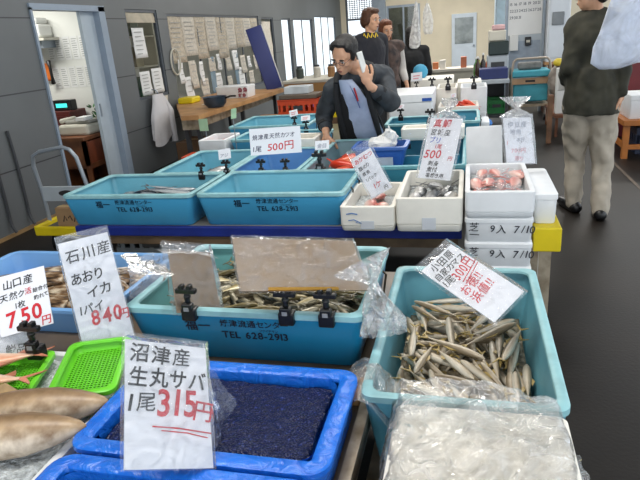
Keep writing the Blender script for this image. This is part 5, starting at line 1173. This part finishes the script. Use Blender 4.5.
# orange table with foam box at the right edge
t = thing('orange_table', 'orange wooden table carrying a foam box at the right edge', 'table', (2.1, 7.5, 0)); m_or = mat('orange_wood', (186, 112, 44), .45, .15, 5)
MB().bbox(-.46, .6, -.52, .5, .37, .43, .005).build('tabletop', m_or, t); MB().box(-.42, .56, -.46, -.42, .1, .15).build('stretcher', m_or, t); MB().box(-.42, -.38, -.42, .42, .1, .15).build('stretcher', m_or, t)
for x in (-.44, .52):
    for y in (-.48, .42): MB().box(x, x + .06, y, y + .06, 0, .37).build('leg', m_or, t)
foam_box('white foam box on the orange table at the right edge', 1.70, 2.25, 7.06, 7.5, .431, .26, GF, True, slot=False)
crate('dark blue crate under the orange table', 2.15, 7.5, .001, .6, .5, .3, mat('dark_blue_crate', (40, 52, 78), .5))
tag(MB().bbox(1.78, 3.4, 8.3, 8.7, .001, .98, .02).build('maroon_chest', mat('maroon_paint', (112, 34, 40), .5, .1)), 'maroon chest beyond the orange table', 'chest')
struct('trim_1', MB().box(1.53, 1.56, 3.2, 7.6, .0, .003), mat('faded_floor_line', (104, 88, 72), .6, .3, 6))
# far left of the back wall: wall unit, beige boxes beneath door
t = thing('back_counter', 'pale counter along the back wall below the pale door', 'counter', (-.3, 13.2, 0))
MB().bbox(-.55, .5, -.3, .3, .62, .68, .006).build('tabletop', m_cream, t); MB().bbox(-.5, .45, -.25, .28, .0, .62, .01).build('body', m_offw, t)
for k, (x, c, n_) in enumerate(((-.7, (214, 128, 80), 'orange'), (-.55, (230, 226, 218), 'white'), (-.12, (200, 120, 90), 'terracotta'))):
    tag(MB().bbox(x - .06, x + .06, 13.0, 13.15, .681, .82 + .04 * k, .01).build('packet', mat('packet_' + n_, c, .6)), '%s packet on the pale counter at the back' % n_, 'packet', 'packets on the back counter')
b = MB(); b.ell((0, 0, 0), .1, .08, .1, None, 14); o = b.build('blue_bundle', mat('sky_blue_bundle', (70, 160, 196), .6), None, True); o.location = (-.63, 8.05, 1.0); tag(o, 'sky blue bundle on the warm foam box beside the woman in black', 'bundle')

# ================================================================== HANGING BAGS
def hanging_bag(label, top, pts, mt, rope_to=CEIL, seed=0):
    t = thing('hanging_bag', label, 'plastic bag', top)
    b = MB(); lo = []
    for i, (z, rx, ry, dx) in enumerate(pts):
        lo.append([Vector((dx + rx * math.cos(2 * PI * k / 30) * (1 + .05 * math.sin(k * .8 + i * .6 + seed)), ry * math.sin(2 * PI * k / 30) * (1 + .2 * math.sin(k * 1.2 + i * .5 + seed)), z)) for k in range(30)])
    b.loft(lo, False, True); b.build('bag', mt, t, True, sharp=80)
    r_ = MB(); r_.tube([(0, 0, 0), (0, 0, rope_to - top[2])], .006, 6); r_.build('cord', m_offw, t); return t
m_bagw = film('white_roll_bag', (226, 234, 250), .72, .3, .2, 6, .14)
p = PY(628, -2, 4.2)
hanging_bag('milky white bag hanging before the back of the walking man', (p.x + .02, 4.2, 1.86), [(0, .02, .02, 0), (-.08, .07, .04, 0), (-.25, .12, .06, .0), (-.42, .15, .07, -.01), (-.50, .17, .07, -.02), (-.60, .15, .06, -.05), (-.64, .06, .03, -.09)], m_bagw)
hanging_bag('second milky bag hanging at the right edge over the orange table', (p.x + .16, 4.35, 1.9), [(0, .02, .02, 0), (-.1, .09, .05, 0), (-.3, .13, .06, .0), (-.5, .15, .07, .0), (-.62, .14, .06, .01), (-.66, .12, .05, .02)], m_bagw, seed=2)
m_bag2 = film('white_shop_bag', (240, 238, 234), .8, .3, .15, 10, .12)
for k, (px_, yy, lb, sh_) in enumerate(((416, 8.0, 'long white bags hanging beside the woman in black', 0), (427, 8.2, 'shorter milky bags hanging right of the long white bags', 1))):
    p = PY(px_, 0, yy)
    if k == 0: hanging_bag(lb, (p.x, yy, 1.86), [(0, .015, .015, 0), (-.12, .03, .025, 0), (-.28, .05, .035, -.01), (-.44, .07, .04, -.02), (-.53, .065, .035, -.03), (-.56, .04, .02, -.03)], m_bag2)
    else: hanging_bag(lb, (p.x, yy, 1.84), [(0, .015, .015, 0), (-.1, .05, .03, 0), (-.22, .065, .035, .01), (-.34, .06, .035, .01), (-.38, .045, .02, .01)], m_bag2, seed=1)

# ================================================================== PEOPLE
m_skin = mat('skin', (214, 164, 132), .5, .06, 6, sss=.05); m_hair = mat('black_hair', (22, 19, 18), .45, .2, 40, .6, 120); m_bhair = mat('brown_hair', (92, 56, 34), .5, .2, 40, .6, 120)
m_lip = mat('lip', (150, 92, 80), .5); m_whiteeye = mat('eye_white', (230, 228, 222), .3, 0); m_iris = mat('iris', (24, 18, 16), .15, 0)
def frame(fwd, up):
    f = Vector(fwd).normalized(); u = Vector(up); u = (u - f * u.dot(f)).normalized(); r = f.cross(u)
    return Matrix((r, f, u)).transposed()       # columns: right, forward, up
def add_head(mb, c, M, s=1.):
    """skull, jaw, brow, nose, ears, lips ridge; local x right, y forward, z up; c = head centre"""
    c = Vector(c)
    def e(p, r): mb.ell(c + M @ (Vector(p) * s), r[0] * s, r[1] * s, r[2] * s, M, 18)
    e((0, -.012, .03), (.076, .094, .088)); e((0, .02, -.045), (.058, .066, .068)); e((0, .045, -.085), (.034, .035, .028)); e((0, .062, .03), (.055, .02, .04))
    e((0, .083, .012), (.05, .011, .009)); e((0, .092, -.016), (.010, .014, .026)); e((0, .1, -.03), (.014, .014, .010)); e((0, .083, -.06), (.024, .012, .007)); e((0, .082, -.07), (.02, .012, .007))
    for q in (-1, 1): e((q * .076, -.01, -.008), (.009, .02, .031)); e((q * .038, .06, -.025), (.024, .022, .02))
def face_bits(parent, c, M, s=1., brow=m_hair, inv=None):
    c = Vector(c)
    def mk(name, items, mt):
        b = MB()
        for p, r in items: b.ell(c + M @ (Vector(p) * s), r[0] * s, r[1] * s, r[2] * s, M, 10)
        return b.build(name, mt, parent, True)
    mk('eyes', [((q * .030, .082, .000), (.013, .008, .006)) for q in (-1, 1)], m_whiteeye); mk('irises', [((q * .030, .088, -.001), (.006, .004, .006)) for q in (-1, 1)], m_iris)
    mk('eyebrows', [((q * .032, .093, .020), (.020, .006, .005)) for q in (-1, 1)], brow); mk('lips', [((0, .092, -.062), (.020, .006, .004)), ((0, .090, -.069), (.017, .006, .004))], m_lip)
def add_hand(mb, wrist, d, nrm, s=1., curl=.5, thumb=1, spread=.1):
    """palm and five fingers; d points to the fingers, nrm out of the back of the hand"""
    M = frame(d, nrm); w_ = Vector(wrist)
    mb.ell(w_ + M @ Vector((0, .045 * s, 0)), .040 * s, .052 * s, .015 * s, M, 14); mb.capsule(w_ - M @ Vector((0, .02 * s, 0)), w_ + M @ Vector((0, .03 * s, 0)), .024 * s, .026 * s)
    for i, L in enumerate((.070, .078, .072, .056)):
        x = (-.030 + .020 * i) * s * -thumb * -1; p = w_ + M @ Vector((x * -thumb, .085 * s, 0)); ang = 0; prev = p
        for k, f_ in enumerate((.45, .32, .23)):
            ang += curl * (1.0 if k else .7); dv = M @ Vector(((i - 1.5) * spread * .3 * -thumb * -1, math.cos(ang), -math.sin(ang))).normalized(); nx = prev + dv * L * f_ * s
            mb.capsule(prev, nx, .0095 * s * (1 - .1 * k), .0088 * s * (1 - .12 * k), 8); prev = nx
    p = w_ + M @ Vector((-.030 * thumb * -1 * -1, .03 * s, -.004)) ; prev = p
    for k, (dx, dy, dz, L) in enumerate(((-.62, .7, -.25, .04), (-.35, .85, -.4, .032), (-.15, .85, -.5, .024))):
        nx = prev + M @ Vector((dx * thumb, dy, dz)).normalized() * L * s; mb.capsule(prev, nx, .0125 * s, .0105 * s, 8); prev = nx
def make_person(name, label, J, st):
    """J: joint positions; st: colours and head direction. One continuous body, clothes and hair as children"""
    base = Vector((J['pelvis'].x, J['pelvis'].y, 0)); s = st.get('s', 1.)
    t = thing(name, label, 'person', (0, 0, 0)); M = frame(st['look'], st.get('hup', (0, 0, 1)))
    b = MB(); add_head(b, J['head'], M, s)
    nb = J['neck']; b.capsule(nb, J['head'] + M @ Vector((0, -.02, -.06)) * s, .056 * s, .05 * s)
    ch, pv = J['chest'], J['pelvis']; sl, sr = J['shl'], J['shr']; ax = (sr - sl).normalized(); spine = (nb - pv).normalized(); T = Matrix((ax, spine.cross(ax).normalized(), spine)).transposed()
    b.ell(ch, .15 * s, .10 * s, .2 * s, T, 18); b.ell(pv + spine * .16 * s, .125 * s, .095 * s, .17 * s, T, 18); b.ell(pv, .15 * s, .11 * s, .13 * s, T, 18)
    b.capsule(sl, nb - spine * .02, .055 * s, .06 * s); b.capsule(sr, nb - spine * .02, .055 * s, .06 * s)
    for q in 'lr':
        b.capsule(J['sh' + q], J['el' + q], .05 * s, .038 * s); b.capsule(J['el' + q], J['wr' + q], .038 * s, .027 * s)
        hd = st['hand' + q]; add_hand(b, J['wr' + q], hd[0], hd[1], s, hd[2], hd[3])
        b.capsule(J['hip' + q], J['kn' + q], .078 * s, .054 * s); b.capsule(J['kn' + q], J['an' + q], .052 * s, .036 * s); b.capsule(J['an' + q], J['an' + q] + Vector(st['toe' + q]) * .5 - Vector((0, 0, .045)), .034 * s, .026 * s)
    body = remesh('body', b, m_skin, t, st.get('vox', .0075), 3, fac=.4)
    face_bits(t, J['head'], M, s, st.get('brow', m_hair))
    # top
    j = MB(); k = st.get('bulk', .03)
    j.ell(ch, .165 * s + k, .115 * s + k, .22 * s, T, 20); j.ell(pv + spine * .17 * s, .14 * s + k, .11 * s + k, .2 * s, T, 20)
    hem = st.get('hem', .04); j.ell(pv + spine * hem * s, .155 * s + k, .125 * s + k, .13 * s, T, 20)
    if st.get('skirt'): j.loft([[pv + spine * z_ + T @ Vector(((.158 * s + k) * fl * math.cos(2 * PI * i / 24), (.122 * s + k) * fl * math.sin(2 * PI * i / 24), 0)) for i in range(24)] for z_, fl in ((-st['skirt'], 1.04), (.1, 1.), (.25, .94))], True, True)
    j.capsule(sl, nb - spine * .03, .062 * s + k * .7, .06 * s + k * .5); j.capsule(sr, nb - spine * .03, .062 * s + k * .7, .06 * s + k * .5)
    for q in st.get('sleeves', 'lr'):
        j.capsule(J['sh' + q], J['el' + q], .058 * s + k * .7, .05 * s + k * .6); e_ = J['el' + q].lerp(J['wr' + q], st.get('cuff', .86)); j.capsule(J['el' + q], e_, .05 * s + k * .6, .038 * s + k * .45)
    top = remesh(st['topname'], j, st['top'], t, .011, 5, st.get('folds', .008), 11)
    # trousers and shoes
    l = MB(); l.ell(pv - spine * .03, .162 * s, .125 * s, .13 * s, T, 18); tk = st.get('legk', 1.)
    for q in 'lr': l.capsule(J['hip' + q], J['kn' + q], .096 * s * tk, .072 * s * tk); l.capsule(J['kn' + q], J['an' + q] + Vector((0, 0, -.02)), .072 * s * tk, .06 * s * tk)
    remesh('trousers', l, st['leg'], t, .012, 5, st.get('lfolds', .008), 9)
    for q in 'lr':
        f = MB(); a = J['an' + q]; d = Vector(st['toe' + q]); z0 = J['an' + q].z - .085
        f.capsule((a.x - d.x * .25, a.y - d.y * .25, z0 + .042), (a.x + d.x * .55, a.y + d.y * .55, z0 + .04), .048 * s, .048 * s); f.capsule((a.x + d.x * .55, a.y + d.y * .55, z0 + .038), (a.x + d.x * 1.0, a.y + d.y * 1.0, z0 + .034), .048 * s, .04 * s); f.capsule((a.x, a.y, a.z - .03), (a.x, a.y, a.z), .050 * s, .05 * s)
        o = remesh('shoe', f, st.get('shoe', m_black), t, .009, 3)
        for v in o.data.vertices: v.co.z = max(v.co.z, z0 + .003)
    # hair
    h = MB(); c = J['head']
    for p, r in st['hair']: h.ell(c + M @ (Vector(p) * s), r[0] * s, r[1] * s, r[2] * s, M, 18)
    remesh('hair', h, st.get('hairm', m_hair), t, .007, 2, .003, 40)
    return t, M, T
V = Vector
# --- man on the telephone
Y = PY
J = dict(head=Y(344, 56, 4.45), neck=Y(362, 71, 4.62), chest=Y(362, 98, 4.78), pelvis=Y(366, 160, 5.0), shl=Y(334, 90, 4.60), shr=Y(384, 77, 4.84), ell=Y(324, 115, 4.72), wrl=Y(326, 134, 4.53), elr=Y(391, 102, 4.58), wrr=Y(369, 85, 4.40))
pv = J['pelvis']
J.update(hipl=pv + V((-.09, 0, -.04)), hipr=pv + V((.09, .02, -.04)), knl=V((pv.x - .11, pv.y + .02, .48)), knr=V((pv.x + .11, pv.y + .04, .48)), anl=V((pv.x - .12, pv.y + .06, .086)), anr=V((pv.x + .12, pv.y + .08, .086)))
look = V((-.30, -.86, -.42))
hr = [((0, -.040, .050), (.088, .084, .084)), ((.064, -.02, .02), (.026, .052, .055)), ((-.064, -.02, .02), (.026, .052, .055)), ((0, -.07, -.01), (.076, .05, .07)), ((0, .015, .100), (.062, .05, .024)), ((.055, .015, .075), (.028, .045, .034)), ((-.055, .015, .075), (.028, .045, .034))]
st = dict(s=1.10, look=look, hup=(.0, -.45, 1), handl=((.05, -.3, -1), (-.2, -1, .2), .4, 1), handr=(Y(362, 68, 4.38) - J['wrr'], (.3, -.9, .1), .55, -1), toel=(0, -.2, 0), toer=(.02, -.2, 0), topname='jacket', top=mat('dark_grey_jacket', (56, 62, 68), .75, .15, 9, c2=(34, 38, 44)),
          leg=mat('dark_trousers', (34, 36, 44), .8), hair=hr, bulk=.035, cuff=.62, folds=.012, hem=.02)
t, M, T = make_person('person', 'man in a dark grey jacket bending over the tubs with a phone at his ear', J, st)
# open front: pale blue shirt panel, lanyard, collar
def strip(name, pts, wd, mt, parent, th=.006, nseg=1):
    b = MB(); fr = []
    for i, (p, ww) in enumerate(zip(pts, wd)):
        fr.append((p, ww))
    lo = []
    for p, ww in fr:
        lo.append([p + V((-ww, .0, 0)), p + V((-ww * .5, -.02, 0)), p + V((0, -.026, 0)), p + V((ww * .5, -.02, 0)), p + V((ww, .0, 0)), p + V((ww, .03, 0)), p + V((0, .02, 0)), p + V((-ww, .03, 0))])
    b.loft(lo, True, True); return b.build(name, mt, parent, True, sharp=70)
b = MB(); nk = J['neck']
b.tube([Y(336, 84, 4.50), Y(338, 76, 4.56), Y(346, 68, 4.66), Y(358, 63, 4.70), Y(370, 66, 4.66), Y(372, 76, 4.58), Y(368, 88, 4.50), Y(371, 104, 4.50), Y(376, 122, 4.55), Y(381, 140, 4.64)], [.02, .032, .036, .038, .036, .034, .03, .026, .024, .02], 10); b.build('collar', mat('black_collar', (28, 30, 33), .8), t, True)
b = MB(); b.tube([Y(336, 84, 4.50), Y(336, 96, 4.50), Y(339, 112, 4.54), Y(343, 128, 4.60), Y(347, 142, 4.68)], [.02, .026, .026, .024, .02], 10); b.build('lapel', mat('black_collar', (28, 30, 33)), t, True)
for q in 'lr':
    e_ = J['el' + q].lerp(J['wr' + q], .62); f_ = J['el' + q].lerp(J['wr' + q], .48); b = MB(); b.tube([f_, e_], .062, 14); b.build('cuff', mat('black_collar', (28, 30, 33)), t, True)
m_shirt = mat('pale_blue_shirt', (176, 190, 216), .8, .08, 8, c2=(146, 160, 190))
strip('shirt', [Y(345, 80, 4.49), Y(350, 90, 4.49), Y(356, 103, 4.52), Y(361, 118, 4.56), Y(365, 131, 4.62), Y(368, 143, 4.68)], [.05, .075, .10, .125, .145, .145], m_shirt, t)
strip('inner_vest', [Y(346, 84, 4.52), Y(350, 94, 4.515), Y(355, 107, 4.54), Y(359, 121, 4.58), Y(362, 134, 4.64), Y(364, 147, 4.70)], [.075, .115, .15, .175, .185, .185], mat('black_inner_vest', (22, 22, 24), .8), t)
b = MB(); b.tube([Y(354, 88, 4.45), Y(356, 94, 4.455), Y(358, 101, 4.47)], .007, 6); b.build('red_pen', mat('red_pen', (190, 40, 40), .4), t)
b = MB(); b.tube([Y(345, 80, 4.48), Y(350, 86, 4.47), Y(355, 96, 4.47), Y(360, 108, 4.49)], .004, 6); b.build('lanyard', mat('blue_lanyard', (70, 90, 150), .6), t)
# glasses
c = J['head']
gl = MB()
for q in (-1, 1):
    gl.tube([c + M @ (V((q * .031 + .022 * math.cos(a), .098, .0 + .015 * math.sin(a))) * 1.1) for a in [2 * PI * k / 14 for k in range(15)]], .0016, 5); gl.tube([c + M @ (V((q * .053, .098, .004)) * 1.1), c + M @ (V((q * .08, .0, .006)) * 1.1)], .0016, 5)
gl.tube([c + M @ (V((-.009, .1, .002)) * 1.1), c + M @ (V((.009, .1, .002)) * 1.1)], .0016, 5); gl.build('glasses', m_dgrey, t)
pc = Y(362, 62, 4.39); pt = thing('phone', 'white mobile phone held to the ear of the bending man', 'telephone', pc)
ph_ = MB(); Mp = frame((Y(366, 76, 4.40) - Y(358, 49, 4.40)), (.75, -.6, 0)).to_4x4(); ph_.bbox(-.026, .026, -.075, .075, -.006, .006, .005, M=Mp); ph_.build('case', m_white, pt); s_ = MB(); s_.box(-.022, .022, -.065, .065, -.0075, -.006, M=Mp); s_.build('screen', m_black, pt)
# --- walking man seen from behind
J = dict(head=Y(592, -8, 4.92), neck=Y(595, 11, 4.95), chest=Y(595, 44, 4.95), pelvis=Y(591, 100, 4.95), shl=Y(577, 28, 4.95), shr=Y(616, 25, 4.98), ell=Y(570, 66, 4.88), wrl=Y(566, 80, 5.10), elr=Y(621, 62, 4.92), wrr=Y(621, 94, 4.90))
pv = J['pelvis']; fl, fr_ = PZ(570, 202, .086), PZ(600, 208, .086)
J.update(hipl=pv + V((-.095, 0, -.06)), hipr=pv + V((.095, 0, -.06)), knl=Y(575, 158, 5.1), knr=Y(602, 162, 4.98), anl=V((fl.x + .03, fl.y + .03, .086)), anr=V((fr_.x, fr_.y, .086)))
hr = [((0, -.03, .045), (.085, .095, .082)), ((0, -.07, -.01), (.076, .05, .07)), ((.06, -.02, .01), (.026, .055, .06)), ((-.06, -.02, .01), (.026, .055, .06))]
st = dict(s=1.06, look=(-.92, .38, -.05), handl=((.1, 1, .15), (-1, .1, .2), .5, 1), handr=((-.05, .1, -1), (1, -.1, 0), .5, -1), toel=(-.06, .2, 0), toer=(.02, .21, 0), topname='jacket', top=mat('olive_black_jacket', (62, 60, 48), .85, .15, 9, c2=(42, 42, 34)),
          leg=mat('grey_beige_trousers', (182, 172, 156), .8, .1, 8), hair=hr, bulk=.035, cuff=.92, folds=.018, hem=0, skirt=.10, legk=1.10, lfolds=.024)
make_person('person', 'man in an olive black jacket and beige trousers walking away on the dark floor', J, st)
pk = tag(MB().bbox(-.05, .05, -.03, .03, -.09, .09, .008).build('white_packet', m_white), 'white packet in the left hand of the walking man', 'packet'); pk.location = J['wrl'] + V((-.0, .10, .0))
# --- people at the back
def standing(label, hpx, hy, look, topm, legm, hairm, s, hair, sleeves='lr', arm=None, topname='jacket', skirt=0):
    h = Y(hpx[0], hpx[1], hy); hgt = h.z + .11 * s; f = V(look); f.z = 0; f.normalize(); r = V((f.y, -f.x, 0)); up = V((0, 0, 1))
    k = (h.z - .0) / 1.6; nb = h - up * .15 * s - f * .02; ch = nb - up * .2 * s; pv = V((h.x, h.y, .93 * k)) - f * .02
    J = dict(head=h, neck=nb, chest=ch, pelvis=pv, shl=nb - r * .18 * s - up * .06 * s, shr=nb + r * .18 * s - up * .06 * s)
    for q, sg in (('l', -1), ('r', 1)):
        J['el' + q] = J['sh' + q] + r * sg * .05 - up * .28 * s - f * .02; J['wr' + q] = J['el' + q] - up * .2 * s + f * .12
        J['hip' + q] = pv + r * sg * .09 - up * .04; J['kn' + q] = V((pv.x, pv.y, .5 * k)) + r * sg * .1 + f * .02; J['an' + q] = V((pv.x, pv.y, .086)) + r * sg * .11
    if arm: J.update(arm)
    st = dict(s=s, look=look, handl=(f * .4 - up, -r, .4, 1), handr=(f * .4 - up, r, .4, -1), toel=f * .2, toer=f * .2, topname=topname, top=topm, leg=legm, hair=hair, hairm=hairm, brow=hairm, bulk=.03, sleeves=sleeves, folds=.008, vox=.009)
    return make_person('person', label, J, st)
hs = [((0, -.02, .05), (.086, .096, .082)), ((0, -.07, -.01), (.078, .055, .08)), ((.06, -.02, .01), (.028, .06, .065)), ((-.06, -.02, .01), (.028, .06, .065)), ((0, .05, .09), (.06, .04, .03))]
hlong = hs + [((0, -.07, -.12), (.085, .05, .12)), ((.065, -.03, -.08), (.025, .045, .1)), ((-.065, -.03, -.08), (.025, .045, .1))]
t, M, T = standing('man in a black hooded top with a yellow chest print looking right at the back', (371, 20), 7.1, (.86, -.5, -.05), mat('black_hoodie', (30, 30, 38), .8, .15), m_dgrey, m_bhair, 1.08, hs, topname='hoodie')
p = Y(371, 36, 6.93); b = MB(); [stroke(b, [(-.09 + q * .045, -.02), (-.075 + q * .045, .035), (-.06 + q * .045, -.01)], .014) for q in range(4)]; b.xform(Matrix.Translation(p) @ Matrix.Rotation(.25, 4, 'Z')); b.build('chest_print', mat('yellow_print', (226, 190, 40), .6), t)
t, M, T = standing('person in a brown patterned vest and white sleeves behind the black hooded man', (386, 30), 7.55, (.5, -.8, -.1), mat('brown_pattern_vest', (92, 74, 66), .8, .4, 14, c2=(44, 38, 38)), m_dgrey, mat('auburn_hair', (126, 72, 44), .5, .2, 40, .5, 100), .98, hlong, sleeves='', topname='vest')
sl = MB()
for o in t.children:
    if o.name.startswith('body'): bd = o
h_ = Y(386, 30, 7.55); f = V((.5, -.8, 0)).normalized(); r = V((f.y, -f.x, 0)); up = V((0, 0, 1)); nb = h_ - up * .147 - f * .02
for sg in (-1, 1):
    sh_ = nb + r * sg * .176 - up * .06; el = sh_ + r * sg * .05 - up * .275 - f * .02; wr = el - up * .2 + f * .12
    sl = MB(); sl.capsule(sh_, el, .064, .052); sl.capsule(el, el.lerp(wr, .6), .052, .044); remesh('sleeve', sl, mat('white_knit', (206, 200, 194), .8), t, .01, 3, .005)
standing('woman dressed in black with long black hair before the glazed back doorway', (411, 36), 8.8, (-.35, .9, 0), mat('plain_black_cloth', (20, 20, 22), .85), m_black, m_hair, 1.0, hlong, topname='top')
bpy.data.objects.remove(bpy.data.objects['text_tmp']) if 'text_tmp' in bpy.data.objects else None

for o in list(bpy.data.objects):
    n_ = o.name.split('.')[0]; pa = o.parent
    if not pa or pa.parent: continue
    want = {'irises': 'eyes', 'bag_knot': 'plastic_bag', 'bag_top': 'plastic_bag', 'bag_tail': 'plastic_bag', 'bag_fold': 'plastic_bag', 'twisted_bag_end': 'plastic_bag', 'clip_tag': 'clamp', 'red_pen': 'shirt', 'lanyard': 'shirt', 'chest_print': 'hoodie', 'oval_badge': 'handle_panel', 'label_panel': 'body', 'heading_band': 'sheet', 'printed_numbers': 'sheet', 'latch': 'door', 'slot': 'body', 'divider': 'shell'}.get(n_)
    if want:
        for q in pa.children:
            if q.name.split('.')[0] == want: o.parent = q; break
